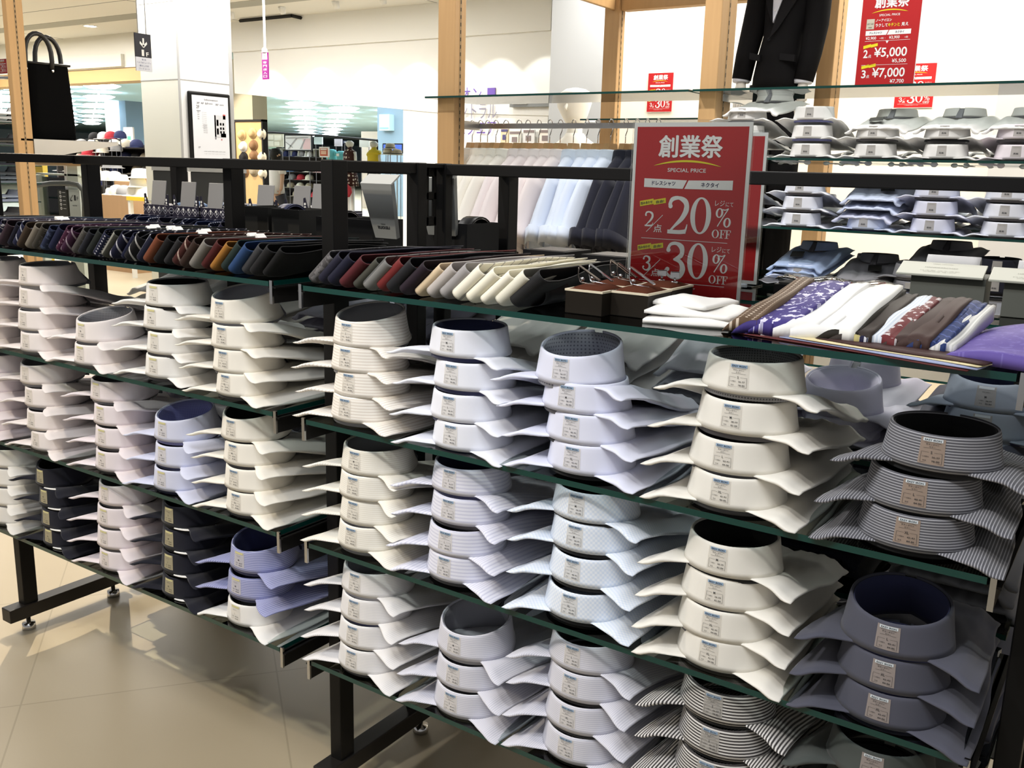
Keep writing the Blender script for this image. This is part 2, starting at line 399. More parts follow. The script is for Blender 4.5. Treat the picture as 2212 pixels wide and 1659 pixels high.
def body_mesh(k, seed, long=.335, half=.109):
    rnd = random.Random(seed); ph = [rnd.uniform(0, 6.28) for _ in range(8)]; nu, nv = 34, 24
    drop = k*.0235
    def top(u, v):
        s = -1+2*u; x = s*half*(1-.12*sst(.1, 1, v)); y = v*long
        ax = abs(s)*.108
        z = .0085+.0045*math.exp(-((ax-.082)/.018)**2)-.0055*sst(.078, .106, ax)
        z = z*(1-sst(0, .35, v))+(.013-.012*sst(.75, 1, abs(s)))*sst(0, .35, v)
        w = sst(.12, .5, v)*(1-.8*sst(.6, 1, abs(s)))
        z += w*(.0016*math.sin(9*s+ph[0]+4*v)+.0009*math.sin(23*v+ph[1]+3*s)+.0010*math.sin(31*s*v+ph[2])+.0012*math.sin(17*s+9*v+ph[6]))
        z += -drop*sst(0.0, 1.0, v)-.006*sst(.9, 1, v)-.004*sst(.7, 1, abs(s))*sst(.02, .2, v)
        y += (.014 if k else .007)*(1-sst(.35, .85, abs(s)))*(1-sst(0, .12, v))+.003*math.sin(5*s+ph[3])*(v < .05)-.019*sst(.30, 1.0, abs(s))*(1-sst(0, .24, v))
        x += .0016*math.sin(11*v+ph[4])*s*sst(.1, .4, v)
        return Vector((x, y, z))
    def bot(u, v):
        p = top(u, v); s = -1+2*u; th = .0032+.0028*sst(.55, .8, abs(s))+.0085*sst(.05, .4, v)+.0007*math.sin(7*s+ph[5])
        th *= (1-.55*sst(.85, 1, abs(s)))
        p.z -= th; lim = -.0005-drop*sst(0, 1, v)
        p.z = max(p.z, lim) if abs(s) < .8 else p.z
        return p
    T = [top(i/nu, j/nv) for i in range(nu+1) for j in range(nv+1)]; B = [bot(i/nu, j/nv) for i in range(nu+1) for j in range(nv+1)]
    n = len(T); g = lambda i, j: i*(nv+1)+j
    fs = [(g(i, j), g(i+1, j), g(i+1, j+1), g(i, j+1)) for i in range(nu) for j in range(nv)]
    fs += [(n+g(i, j+1), n+g(i+1, j+1), n+g(i+1, j), n+g(i, j)) for i in range(nu) for j in range(nv)]
    # rounded rim: a middle ring pushed outward
    rim = [(i, 0) for i in range(nu)]+[(nu, j) for j in range(nv)]+[(i, nv) for i in range(nu, 0, -1)]+[(0, j) for j in range(nv, 0, -1)]
    base = 2*n; R = []
    for (i, j) in rim:
        p = (T[g(i, j)]+B[g(i, j)])/2
        if j == 0: p.y -= .0025
        if j == nv: p.y += .003
        if i == 0: p.x -= .0025
        if i == nu: p.x += .0025
        R.append(p)
    q = len(rim)
    for a in range(q):
        b = (a+1) % q; ta, tb = g(*rim[a]), g(*rim[b])
        fs += [(tb, ta, base+a, base+b), (base+b, base+a, n+ta, n+tb)]
    V = T+B+R
    return mesh_data('folded_body', V, fs, [M['white']], True, [(p.y, p.x) for p in V])
# size sticker round the nape, with its print
LW = .43
def lab_fn(off, rise):
    return lambda x, y: cpt(x*LW, .19+.75*y, off, rise)
def label_mesh(rise):
    mb = MB(); f0, f1 = lab_fn(.0005, rise), lab_fn(.0011, rise)
    nx = 8
    for off, (ya, yb), mi in ((.0006, (0, 1), 0), (.0009, (.86, .985), 1)):
        fn = lab_fn(off, rise); n = 6
        x0, x1 = (-.5, .5) if mi == 0 else (-.40, .40)
        vs = [fn(x0+(x1-x0)*i/nx, ya+(yb-ya)*j/n) for i in range(nx+1) for j in range(n+1)]
        mb.add(vs, [(i*(n+1)+j, (i+1)*(n+1)+j, (i+1)*(n+1)+j+1, i*(n+1)+j+1) for i in range(nx) for j in range(n)], mi)
    return mesh_data('size_label', mb.v, mb.f, [M['white'], M['white']], True, None, mb.m)
SIZES = {'S': ('36-37', '78-80'), 'M': ('38-39', '82-84'), 'L': ('40-41', '84-86'), 'XL': ('42-43', '84-86')}
def label_text(rise, size, kind):
    mb = MB(); fn = lab_fn(.0013, rise); A = 1.03
    def T(s, x, y, h, w=None): put_text(mb, s, x, y, h, fn, 0, w, bold=.01)
    if kind == 'A':
        T('EASY IRON', 0, .922, .07, .66); T('ボタンダウン', 0, .76, .065, .52); T('カラー', 0, .665, .055, .24)
        for (a, b, c, d) in ((-.34, .34, .815, .825), (-.34, .34, .605, .613)): rect2(mb, a, b, c, d, fn)
        T(size, 0, .46, .10); T('くび回り', -.22, .29, .05, .26); T(SIZES[size][0], .18, .29, .06, .30); T('ゆき', -.24, .14, .05, .13); T(SIZES[size][1], .18, .14, .06, .30)
        for (a, b, c, d) in ((-.40, -.10, .455, .462), (.10, .40, .455, .462), (-.40, .40, .06, .067), (-.41, -.40, .06, .46), (.40, .41, .06, .46)): rect2(mb, a, b, c, d, fn)
    elif kind == 'B':
        T('ボタンダウン', 0, .72, .05, .40); T(size, 0, .48, .10); T('くび回り', -.2, .29, .05, .24); T(SIZES[size][0], .18, .29, .06, .30); T('ゆき', -.2, .15, .05, .13); T(SIZES[size][1], .18, .15, .06, .30)
    else:
        T('長袖', 0, .30, .17, .46)
    return mesh_data('label_print', mb.v, mb.f, [M['ink']], False)
RISE = {'flat': .004, 'up': .024}
ME = {}
for r, v in RISE.items():
    ME['collar', r] = collar_mesh(v); ME['lining', r] = lining_mesh(v); ME['label', r] = label_mesh(v)
    for kd in 'ABC':
        for s in SIZES:
            if kd == 'C' and s != 'M': continue
            ME['text', r, kd, s] = label_text(v, s, kd)
for k in range(4):
    for s in range(2): ME['body', k, s] = body_mesh(k, 10*k+s)
# a white paper insert peeping out under the collar of the dark shirts
mb = MB()
ns = 14
for z, rr in ((.0058, 1),):
    vs = []
    for i in range(ns+1):
        p = .25+1.35*i/ns
        w = math.sin(PI*i/ns)*.0075
        for (o, dz) in ((-.006, 0), (.002+w, .001), (.002+w, -.0012), (-.006, -.002)):
            q = cpt(p, 0, o); vs.append((q.x, q.y, z+dz-.0005))
    mb.add(vs, [(4*i+j, 4*i+(j+1) % 4, 4*i+4+(j+1) % 4, 4*i+4+j) for i in range(ns) for j in range(4)])
ME['insert'] = mesh_data('paper_insert', mb.v, mb.f, [M['paper']], True)

C = {}
C['white'] = cloth('white_cotton', (.84, .83, .81)); C['cream'] = cloth('cream_white_cotton', (.85, .82, .75)); C['cool'] = cloth('cool_white_cotton', (.78, .80, .88))
C['lavwhite'] = cloth('lavender_white_cotton', (.74, .76, .90)); C['pinkwhite'] = cloth('pinkish_white_cotton', (.82, .77, .77)); C['pink'] = cloth('pale_pink_cotton', (.80, .74, .78))
C['beigestripe'] = cloth('beige_striped_cotton', (.84, .81, .76), (.66, .60, .54), .0052, .28, 'stripe'); C['creamfine'] = cloth('fine_striped_cream_cotton', (.84, .82, .76), (.72, .69, .61), .0036, .3, 'stripe')
C['lavstripe'] = cloth('lavender_striped_cotton', (.74, .75, .85), (.60, .61, .74), .006, .4, 'stripe'); C['check'] = cloth('pale_blue_check_cotton', (.80, .85, .93), (.68, .76, .89), .0075, .5, 'check')
C['greyband'] = cloth('grey_striped_cotton', (.105, .105, .12), (.42, .42, .45), .0034, .34, 'stripe'); C['slate'] = cloth('slate_grey_cotton', (.085, .087, .115)); C['whitestripe'] = cloth('fine_striped_white_cotton', (.80, .79, .79), (.66, .65, .68), .003, .3, 'stripe')
C['greylav'] = cloth('grey_lavender_striped_cotton', (.68, .68, .75), (.52, .53, .63), .0032, .32, 'stripe'); C['bw'] = cloth('black_white_striped_cotton', (.055, .05, .05), (.72, .70, .68), .0046, .5, 'stripe'); C['darkgreen'] = cloth('dark_grey_green_cotton', (.075, .085, .08))
C['navyblack'] = cloth('black_navy_cotton', (.012, .013, .022)); C['bluestripe'] = cloth('blue_violet_striped_cotton', (.25, .27, .50), (.52, .54, .74), .0036, .3, 'stripe'); C['lav'] = cloth('lavender_blue_cotton', (.66, .69, .86)); C['palelav'] = cloth('pale_lavender_cotton', (.70, .68, .80))
C['blue'] = cloth('sky_blue_cotton', (.36, .46, .68)); C['ltblue'] = cloth('light_blue_cotton', (.62, .69, .88)); C['grey'] = cloth('grey_cotton', (.24, .24, .26)); C['blueg'] = cloth('blue_grey_cotton', (.33, .38, .45))
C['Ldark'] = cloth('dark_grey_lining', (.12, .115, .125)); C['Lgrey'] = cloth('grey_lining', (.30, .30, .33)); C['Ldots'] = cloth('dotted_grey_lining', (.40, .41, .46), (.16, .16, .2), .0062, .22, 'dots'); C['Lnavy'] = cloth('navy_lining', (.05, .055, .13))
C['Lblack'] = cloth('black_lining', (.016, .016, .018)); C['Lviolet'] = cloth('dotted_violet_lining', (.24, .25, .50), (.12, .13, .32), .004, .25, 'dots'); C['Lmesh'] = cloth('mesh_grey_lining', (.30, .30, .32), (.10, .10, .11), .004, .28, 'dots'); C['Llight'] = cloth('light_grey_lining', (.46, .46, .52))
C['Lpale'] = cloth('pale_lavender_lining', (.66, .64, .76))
F = {'film': film('sticker_film', (.86, .82, .75), .42), 'tan': film('tan_sticker', (.38, .29, .23), .80), 'taupe': film('taupe_sticker', (.36, .31, .29), .82), 'khaki': film('khaki_sticker', (.42, .38, .26), .85), 'silver': film('silver_sticker', (.5, .48, .45), .6)}
F['blue'] = mat('blue_label_band', (.30, .42, .58), .5); F['yell'] = mat('yellow_label_band', (.62, .58, .30), .5); F['pale'] = mat('pale_label_band', (.62, .68, .72), .5)
def setm(o, *ms):
    for s, m in zip(o.material_slots, ms): s.link = 'OBJECT'; s.material = m
def proto_shirt():
    t = thing('dress_shirt', 'x', 'shirt')
    link('folded_body', ME['body', 0, 0], t); c = link('collar', ME['collar', 'flat'], t); link('collar_lining', ME['lining', 'flat'], c)
    s = link('size_label', ME['label', 'flat'], t); link('label_print', ME['text', 'flat', 'A', 'M'], s)
    return t
PROTO = None
def shirt(loc, rz, fabric, lining, level, rise='flat', sticker='film', band='blue', kind='A', size='M', label='', group=None, tilt=0, insert=False, name='dress_shirt', print_=True):
    global PROTO
    if PROTO is None: PROTO = proto_shirt(); t = PROTO
    else:
        t = PROTO.copy(); COL.objects.link(t)
        for ch in PROTO.children:
            if ch.name.startswith('paper_insert'): continue
            c = ch.copy(); COL.objects.link(c); c.parent = t
            for g in ch.children: d = g.copy(); COL.objects.link(d); d.parent = c
    t.location = loc; t.rotation_euler = (tilt, 0, rz); t['label'] = label; t['category'] = 'shirt'
    if group: t['group'] = group
    for ch in list(t.children):
        b = ch.name.split('.')[0]
        if b == 'folded_body': ch.data = ME['body', level, random.randint(0, 1)]; setm(ch, C[fabric])
        elif b == 'collar':
            ch.data = ME['collar', rise]; setm(ch, C[fabric])
            for g in ch.children: g.data = ME['lining', rise]; setm(g, C[lining]); g['label'] = '%s inside the collar' % C[lining].name.replace('_', ' ')
        elif b == 'size_label':
            if sticker is None:
                for g in list(ch.children): bpy.data.objects.remove(g)
                bpy.data.objects.remove(ch); continue
            ch.data = ME['label', rise]; setm(ch, F[sticker], F[band] if band else F[sticker])
            for g in ch.children: g.data = ME['text', rise, kind, size]
    if insert: link('paper_insert', ME['insert'], t)
    return t
LVW = {4: ['topmost', 'second from top', 'third from top', 'bottom one'], 3: ['topmost', 'middle one', 'bottom one'], 2: ['upper one', 'lower one'], 1: ['only one']}
def stack(x, zs, fabric, lining, desc, where, rise='flat', sticker='film', band='blue', kind='A', sizes=None, insert=False, y=0.012, xs=None, group=None):
    """zs: heights of the collar's lower edge, top shirt first"""
    n = len(zs); sizes = sizes or ['S', 'M', 'L', 'XL'][:n]
    fb = fabric if isinstance(fabric, list) else [fabric]*n; ln = lining if isinstance(lining, list) else [lining]*n; ds = desc if isinstance(desc, list) else [desc]*n
    for i, z in enumerate(zs):
        k = n-1-i
        xx = (xs[i] if xs else x)
        if y == .012: xx = 1.269+(xx-1.269)*1.0103
        shirt((xx, y+.0035*min(k, 3)+random.uniform(-.002, .002), z-.0172), random.uniform(-.03, .03), fb[i], ln[i], min(k, 3), rise if i == 0 else 'flat', sticker, band, kind, sizes[i],
              '%s, %s, %s' % (ds[i], LVW[n][i], where), group or 'folded dress shirts, '+where.split(',')[-1].strip(), insert=insert)
def W(c, rack, lev): return '%s stack from left, %s rack %s shelf' % (c, rack, lev)
# right rack, upper shelf
stack(.142, (.992, .948, .905, .861), 'beigestripe', 'Lgrey', 'beige striped dress shirt', W('first', 'right', 'upper'), 'up', xs=(.138, .139, .147, .143))
stack(.365, (1.003, .951, .899, .853), 'cool', 'Lnavy', 'plain cool white shirt', W('second', 'right', 'upper'), 'flat', sizes=['M', 'L', 'L', 'XL'], xs=(.357, .366, .365, .372))
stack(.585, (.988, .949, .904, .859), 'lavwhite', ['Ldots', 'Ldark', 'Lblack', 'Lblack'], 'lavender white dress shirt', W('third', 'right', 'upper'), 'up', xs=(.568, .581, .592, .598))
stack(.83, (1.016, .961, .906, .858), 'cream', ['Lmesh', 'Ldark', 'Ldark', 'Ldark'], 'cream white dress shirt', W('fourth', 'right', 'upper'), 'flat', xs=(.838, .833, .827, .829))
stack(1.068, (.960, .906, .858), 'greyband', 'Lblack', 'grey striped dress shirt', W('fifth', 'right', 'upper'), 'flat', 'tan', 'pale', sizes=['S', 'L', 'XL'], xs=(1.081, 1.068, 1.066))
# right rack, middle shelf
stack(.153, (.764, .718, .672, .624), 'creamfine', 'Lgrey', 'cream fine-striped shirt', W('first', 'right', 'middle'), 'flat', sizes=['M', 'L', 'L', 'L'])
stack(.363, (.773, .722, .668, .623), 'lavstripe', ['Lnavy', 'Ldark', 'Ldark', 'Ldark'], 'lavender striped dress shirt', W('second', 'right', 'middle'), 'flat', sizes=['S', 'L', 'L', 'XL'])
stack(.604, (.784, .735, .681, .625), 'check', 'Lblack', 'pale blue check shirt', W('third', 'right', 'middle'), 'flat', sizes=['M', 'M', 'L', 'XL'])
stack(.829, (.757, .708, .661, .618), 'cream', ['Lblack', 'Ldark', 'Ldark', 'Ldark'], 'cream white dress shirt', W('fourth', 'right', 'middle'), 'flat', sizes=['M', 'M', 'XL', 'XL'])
stack(1.058, (.712, .664, .617), 'slate', 'Lnavy', 'slate grey dress shirt', W('fifth', 'right', 'middle'), 'up', 'taupe', 'pale', sizes=['L', 'XL', 'XL'])
# right rack, lowest shelf
stack(.150, (.531, .480, .430, .382), 'whitestripe', ['Llight', 'Lnavy', 'Ldark', 'Ldark'], 'white fine-striped shirt', W('first', 'right', 'lowest'), 'flat', sizes=['XL']*4)
stack(.380, (.483, .427, .378), 'greylav', ['Lgrey', 'Lblack', 'Ldark'], 'grey lavender striped shirt', W('second', 'right', 'lowest'), 'up', sizes=['M', 'L', 'L'])
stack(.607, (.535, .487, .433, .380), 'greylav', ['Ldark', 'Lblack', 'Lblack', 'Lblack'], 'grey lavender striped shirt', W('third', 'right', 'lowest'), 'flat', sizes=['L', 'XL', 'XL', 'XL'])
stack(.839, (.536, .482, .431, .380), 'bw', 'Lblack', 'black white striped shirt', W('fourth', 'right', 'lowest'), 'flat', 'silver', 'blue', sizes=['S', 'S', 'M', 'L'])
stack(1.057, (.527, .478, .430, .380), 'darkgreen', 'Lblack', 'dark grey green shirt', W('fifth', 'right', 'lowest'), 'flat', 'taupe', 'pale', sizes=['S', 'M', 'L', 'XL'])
# left rack, upper shelf
stack(-1.095, (1.005, .958, .906, .856), 'pinkwhite', 'Lgrey', 'off-white dress shirt', W('first', 'left', 'upper'), kind='B', band='yell')
stack(-.870, (1.010, .958, .906, .856), 'pinkwhite', 'Lgrey', 'cream pink dress shirt', W('second', 'left', 'upper'), 'flat', kind='B', band=None, sizes=['M', 'M', 'L', 'L'], xs=(-.868, -.873, -.874, -.866))
stack(-.647, (.905, .855), 'pinkwhite', ['Lmesh', 'Lgrey'], 'pinkish white dress shirt', W('third', 'left', 'upper'), 'up', kind='B', band='yell', sizes=['M', 'L'])
stack(-.393, (1.010, .962, .912, .862), 'white', ['Lblack', 'Lblack', 'Ldark', 'Ldark'], 'plain white dress shirt', W('fourth', 'left', 'upper'), 'flat', kind='B', band='yell', xs=(-.391, -.399, -.391, -.394))
stack(-.182, (.997, .949, .903, .858), 'cream', ['Llight', 'Lgrey', 'Ldark', 'Ldark'], 'cream white dress shirt', W('fifth', 'left', 'upper'), 'up', xs=(-.194, -.183, -.179, -.172))
# left rack, middle shelf
stack(-1.105, (.770, .721, .672, .622), 'pink', 'Lgrey', 'pale lilac dress shirt', W('first', 'left', 'middle'), kind='B', band='yell')
stack(-.882, (.772, .719, .666, .618), 'pinkwhite', 'Lgrey', 'cream pink dress shirt', W('second', 'left', 'middle'), 'up', kind='B', band=None, xs=(-.900, -.888, -.874, -.862))
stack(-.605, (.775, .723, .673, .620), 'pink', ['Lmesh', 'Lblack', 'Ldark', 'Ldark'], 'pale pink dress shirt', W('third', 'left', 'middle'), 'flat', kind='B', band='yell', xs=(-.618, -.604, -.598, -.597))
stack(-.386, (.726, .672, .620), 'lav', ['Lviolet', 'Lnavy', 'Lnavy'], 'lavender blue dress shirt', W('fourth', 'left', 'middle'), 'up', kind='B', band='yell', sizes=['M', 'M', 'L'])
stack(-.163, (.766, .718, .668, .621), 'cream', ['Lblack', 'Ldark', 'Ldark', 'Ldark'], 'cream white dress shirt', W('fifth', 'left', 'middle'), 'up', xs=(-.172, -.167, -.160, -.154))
# left rack, lowest shelf
stack(-1.085, (.530, .480, .430, .380), 'white', 'Lgrey', 'plain white dress shirt', W('first', 'left', 'lowest'), kind='B', band=None)
stack(-.855, (.521, .475, .424, .379), 'navyblack', 'Lblack', 'black navy dress shirt', W('second', 'left', 'lowest'), 'up', 'khaki', 'yell', 'B', xs=(-.876, -.857, -.849, -.842), insert=True)
stack(-.614, (.533, .482, .431, .379), 'pink', ['Ldark']*4, 'pale pink dress shirt', W('third', 'left', 'lowest'), 'up', kind='B', band='yell')
stack(-.380, (.538, .486, .434, .379), 'navyblack', 'Lblack', 'black navy dress shirt', W('fourth', 'left', 'lowest'), 'up', 'khaki', 'yell', 'B', insert=True)
stack(-.165, (.496, .438, .378), ['bluestripe', 'bluestripe', 'white'], ['Lnavy', 'Lnavy', 'Lblack'], ['blue violet striped shirt', 'blue violet striped shirt', 'plain white dress shirt'], W('fifth', 'left', 'lowest'), 'up', kind='B', band='yell', sizes=['M', 'M', 'L'], xs=(-.158, -.167, -.170))
# ------------------------------------------------------------------ neckties laid on edge along the top shelves
ZG = ZS[0]+.0006
def tie_mat(name, base, kind='plain', c2=(.5, .5, .5), per=.012):
    base = tuple(x*.72 for x in base) if max(base) < .3 else base
    m = mat('tie_'+name, base, .6, spec=.12); b = m.node_tree.nodes['Principled BSDF']; b.inputs['Sheen Weight'].default_value = .03
    if kind == 'plain': return m
    o = uvsep(m)
    if kind == 'diag':
        f = math_node(m, 'LESS_THAN', math_node(m, 'FRACT', math_node(m, 'DIVIDE', math_node(m, 'ADD', o[0], o[1]), per)), .16)
    elif kind == 'band':
        f = math_node(m, 'LESS_THAN', math_node(m, 'FRACT', math_node(m, 'DIVIDE', o[0], per)), .14)
    elif kind == 'knit':
        f = math_node(m, 'LESS_THAN', math_node(m, 'FRACT', math_node(m, 'DIVIDE', o[1], per)), .4)
    elif kind == 'dot':
        fu = math_node(m, 'SUBTRACT', math_node(m, 'FRACT', math_node(m, 'DIVIDE', o[0], per)), .5); fv = math_node(m, 'SUBTRACT', math_node(m, 'FRACT', math_node(m, 'DIVIDE', o[1], per)), .5)
        f = math_node(m, 'LESS_THAN', math_node(m, 'ADD', math_node(m, 'MULTIPLY', fu, fu), math_node(m, 'MULTIPLY', fv, fv)), .045)
    else:
        t = N(m, 'ShaderNodeUVMap'); t.uv_map = 'UVMap'; n = N(m, 'ShaderNodeTexNoise'); n.inputs['Scale'].default_value = 90; L(m, t.outputs[0], n.inputs['Vector'])
        f = math_node(m, 'GREATER_THAN', n.outputs['Fac'], .57)
    L(m, mix_col(m, f, base, c2), b.inputs['Base Color']); return m
def tie_mesh(seed, length=.38, width=.066, gap=.0085, lean=49, th=.0017):
    rnd = random.Random(seed); path = []
    n = 12; ph = rnd.uniform(0, 6); curl = rnd.uniform(.8, 1.25)
    L1 = length*rnd.uniform(.93, 1.06); L2 = L1*rnd.uniform(.80, .96)
    for i in range(n): # blade, back to front
        s = i/n; y = L1*(1-s); path.append((y, -gap*curl*(.35+.65*sst(.4, 1, s)) - .002*math.sin(5*s+ph)))
    for i in range(9):
        a = PI*i/8; path.append((-.011*math.sin(a)*curl, -gap*curl*math.cos(a)))
    for i in range(1, n+1):
        s = 1-i/n; y = L2*(1-s); path.append((y, gap*curl*(.15+.85*sst(.4, 1, s)) - .002*math.sin(5*s+ph)+.001))
    k = len(path); la = math.radians(lean); ew = Vector((math.sin(la), 0, math.cos(la))); et = Vector((math.cos(la), 0, -math.sin(la))); ey = Vector((0, 1, 0))
    off = []
    for i, (y, t) in enumerate(path):
        a, b = path[max(i-1, 0)], path[min(i+1, k-1)]; d = Vector((b[0]-a[0], b[1]-a[1])).normalized(); off.append((y-d.y*th, t+d.x*th))
    vs = []; uv = []; ws = (0, .06, .5, .94, 1.0); sacc = 0
    for i in range(k):
        if i: sacc += math.hypot(path[i][0]-path[i-1][0], path[i][1]-path[i-1][1])
        # the leaning tie sags: tail end sinks a little
        droop = -.004*sst(.35, 1, max(0, path[i][0])/length)
        for lay in (path[i], off[i]):
            for w in ws:
                ww = width*w*(1-.10*sst(.5, 1, max(0, path[i][0])/length))
                p = ey*lay[0]+et*(lay[1]+gap*1.25)+ew*ww; p.z += droop*w; p.x -= .045*sst(.0, 1, max(0, path[i][0])/length)
                vs.append(p); uv.append((sacc, width*w))
    q = len(ws); st = 2*q; fs = []
    for i in range(k-1):
        for j in range(q-1):
            fs.append((i*st+j, i*st+j+1, (i+1)*st+j+1, (i+1)*st+j)); fs.append((i*st+q+j+1, i*st+q+j, (i+1)*st+q+j, (i+1)*st+q+j+1))
        for j, sgn in ((0, 0), (q-1, 1)):
            a = (i*st+j, (i+1)*st+j, (i+1)*st+q+j, i*st+q+j); fs.append(a if sgn == 0 else tuple(reversed(a)))
    for e in (0, k-1):
        for j in range(q-1):
            a = (e*st+j, e*st+q+j, e*st+q+j+1, e*st+j+1); fs.append(a if e == 0 else tuple(reversed(a)))
    zmin = min(v.z for v in vs); vs = [Vector((v.x, v.y, v.z-zmin)) for v in vs]
    return mesh_data('necktie', vs, fs, [M['white']], True, uv)
TM = [tie_mesh(i) for i in range(5)]
TML = [tie_mesh(20+i, .36, .066, .0085, 46) for i in range(5)]
def tie_band(seed):
    r = random.Random(seed); la = math.radians(40); y0 = r.uniform(.09, .13)
    mb = MB(); Mx = Matrix.Translation((.027, y0, .040)) @ Matrix.Rotation(la, 4, 'Y')
    mb.box(-.0085, .0085, 0, .022, -.004, .0265, 0, Mx); return mesh_data('paper_band', mb.v, mb.f, [M['paper']], False)
TB = [tie_band(i) for i in range(3)]
TIES_L = [('charcoal', (.035, .033, .032), 'plain'), ('slate blue', (.06, .09, .13), 'plain'), ('teal navy', (.035, .06, .085), 'plain'), ('steel blue', (.07, .10, .15), 'plain'), ('navy', (.018, .022, .06), 'plain'),
 ('white patterned navy', (.02, .02, .06), 'noise', (.42, .42, .45)), ('dark plum', (.05, .03, .045), 'plain'), ('midnight', (.012, .013, .03), 'plain'), ('navy striped', (.02, .024, .07), 'diag', (.4, .42, .5)), ('brown edged', (.06, .04, .028), 'plain'),
 ('taupe', (.24, .215, .18), 'plain'), ('dark brown grey', (.055, .05, .042), 'noise', (.10, .09, .08)), ('blue mottled', (.025, .035, .085), 'noise', (.06, .08, .15)), ('deep navy', (.014, .018, .055), 'plain'), ('burgundy paisley', (.06, .012, .04), 'noise', (.33, .22, .28)),
 ('plum striped', (.05, .015, .045), 'diag', (.3, .25, .3)), ('warm grey', (.095, .09, .085), 'noise', (.13, .13, .12)), ('charcoal navy', (.022, .024, .035), 'plain'), ('black green', (.02, .025, .024), 'plain'), ('dotted navy', (.015, .018, .05), 'dot', (.45, .45, .5)),
 ('dark khaki', (.06, .06, .05), 'band', (.22, .22, .2)), ('midnight striped', (.012, .013, .04), 'diag', (.5, .5, .55)), ('inky navy', (.012, .015, .045), 'plain'), ('black striped', (.012, .012, .016), 'diag', (.5, .5, .5)), ('dark navy striped', (.014, .016, .04), 'band', (.4, .4, .45)),
 ('rust brown', (.22, .07, .035), 'plain'), ('black', (.012, .012, .014), 'plain'), ('graphite', (.03, .03, .034), 'plain'), ('mahogany striped', (.07, .02, .018), 'diag', (.45, .35, .3)), ('dark chocolate', (.045, .025, .02), 'plain'), ('stone grey', (.27, .255, .235), 'plain'),
 ('oxblood', (.09, .018, .018), 'plain'), ('amber brown', (.30, .135, .028), 'plain'), ('bottle green', (.022, .038, .036), 'plain'), ('cobalt', (.03, .075, .20), 'plain'), ('gunmetal', (.055, .056, .062), 'plain'), ('soft black', (.018, .018, .02), 'plain'), ('jet', (.011, .011, .012), 'plain')]
TIES_R = [('smoke grey', (.105, .10, .105), 'noise', (.15, .145, .15)), ('ink navy', (.02, .02, .04), 'plain'), ('blue black', (.014, .015, .035), 'plain'), ('wine', (.11, .022, .028), 'plain'), ('olive grey', (.075, .075, .062), 'plain'), ('banded grey', (.26, .26, .255), 'band', (.09, .09, .09)),
 ('brick red', (.20, .03, .03), 'plain'), ('black charcoal', (.022, .022, .026), 'plain'), ('aubergine', (.03, .02, .03), 'plain'), ('tan', (.62, .49, .33), 'plain'), ('mushroom', (.45, .415, .395), 'plain'), ('ash grey', (.33, .315, .315), 'plain'),
 ('ivory banded', (.82, .78, .66), 'band', (.42, .40, .36)), ('ivory', (.83, .79, .65), 'plain'), ('pale cream', (.84, .80, .68), 'plain'), ('cream knit', (.80, .77, .66), 'knit', (.70, .67, .55)), ('black knit', (.016, .016, .018), 'knit', (.03, .03, .03))]
def mkt(k): return tie_mat(k[0].replace(' ', '_'), k[1], k[2], *(k[3:] if len(k) > 3 else ()), per=.0022 if k[2] == 'knit' else (.008 if k[2] == 'dot' else .032))
proto_tie = None
def tie_row(specs, x0, pitch, y0, rack, bands, meshes, grp):
    for i, sp in enumerate(specs):
        o = link('necktie', meshes[i % 5], None, (x0+i*pitch, y0+random.uniform(-.004, .004), ZG), (0, 0, random.uniform(-.03, .03)))
        setm(o, mkt(sp)); tag(o, '%s folded necktie, %s from left on the %s top shelf' % (sp[0], nth(i), rack), 'necktie', grp)
        if i in bands: link('paper_band', TB[i % 3], o)['label'] = 'white paper band'
tie_row(TIES_L, -1.17, .0292, .035, 'left', {5, 6, 7, 18, 19, 20, 21, 22, 24, 25, 29, 30}, TML, 'neckties on the left top shelf')
tie_row(TIES_R, .035, .0268, .028, 'right', set(), TM, 'neckties on the right top shelf')
# a second row of dark ties lying behind
TMR = [tie_mesh(40+i, .26, .06, .0085, 46) for i in range(5)]
for i in range(9):
    o = link('necktie', TMR[i % 5], None, (-1.15+i*.05, .445, ZG), (0, 0, .03))
    setm(o, mkt((['navy blue', 'royal navy', 'dusk blue', 'dark indigo', 'slate navy'][i % 5]+' rear', [(.02, .026, .075), (.025, .04, .11), (.04, .055, .11), (.02, .02, .05), (.03, .035, .06)][i % 5], ['diag', 'plain', 'dot', 'plain', 'diag'][i % 5], (.4, .42, .5))))
    tag(o, '%s necktie, %s from left in the row lying behind the left ties' % (['navy', 'royal blue', 'dotted blue', 'indigo', 'slate'][i % 5], nth(i)), 'necktie', 'neckties on the rear left shelf')
# rolled black tie with the open end
mb = MB()
def roll(u, v):
    a = -2.6+5.0*u; r = .020-.003*u; return Vector((.455+.03+r*math.cos(a)*1.25, .055+.07*v, ZG+.0205+r*math.sin(a)))
mb.sheet(roll, 22, 4, (.0012, 0, .0012)); o = mb.build('necktie', mat('tie_rolled_black', (.014, .014, .015), .6), None, True); tag(o, 'black necktie rolled into an open loop beside the dark brown boxes', 'necktie')

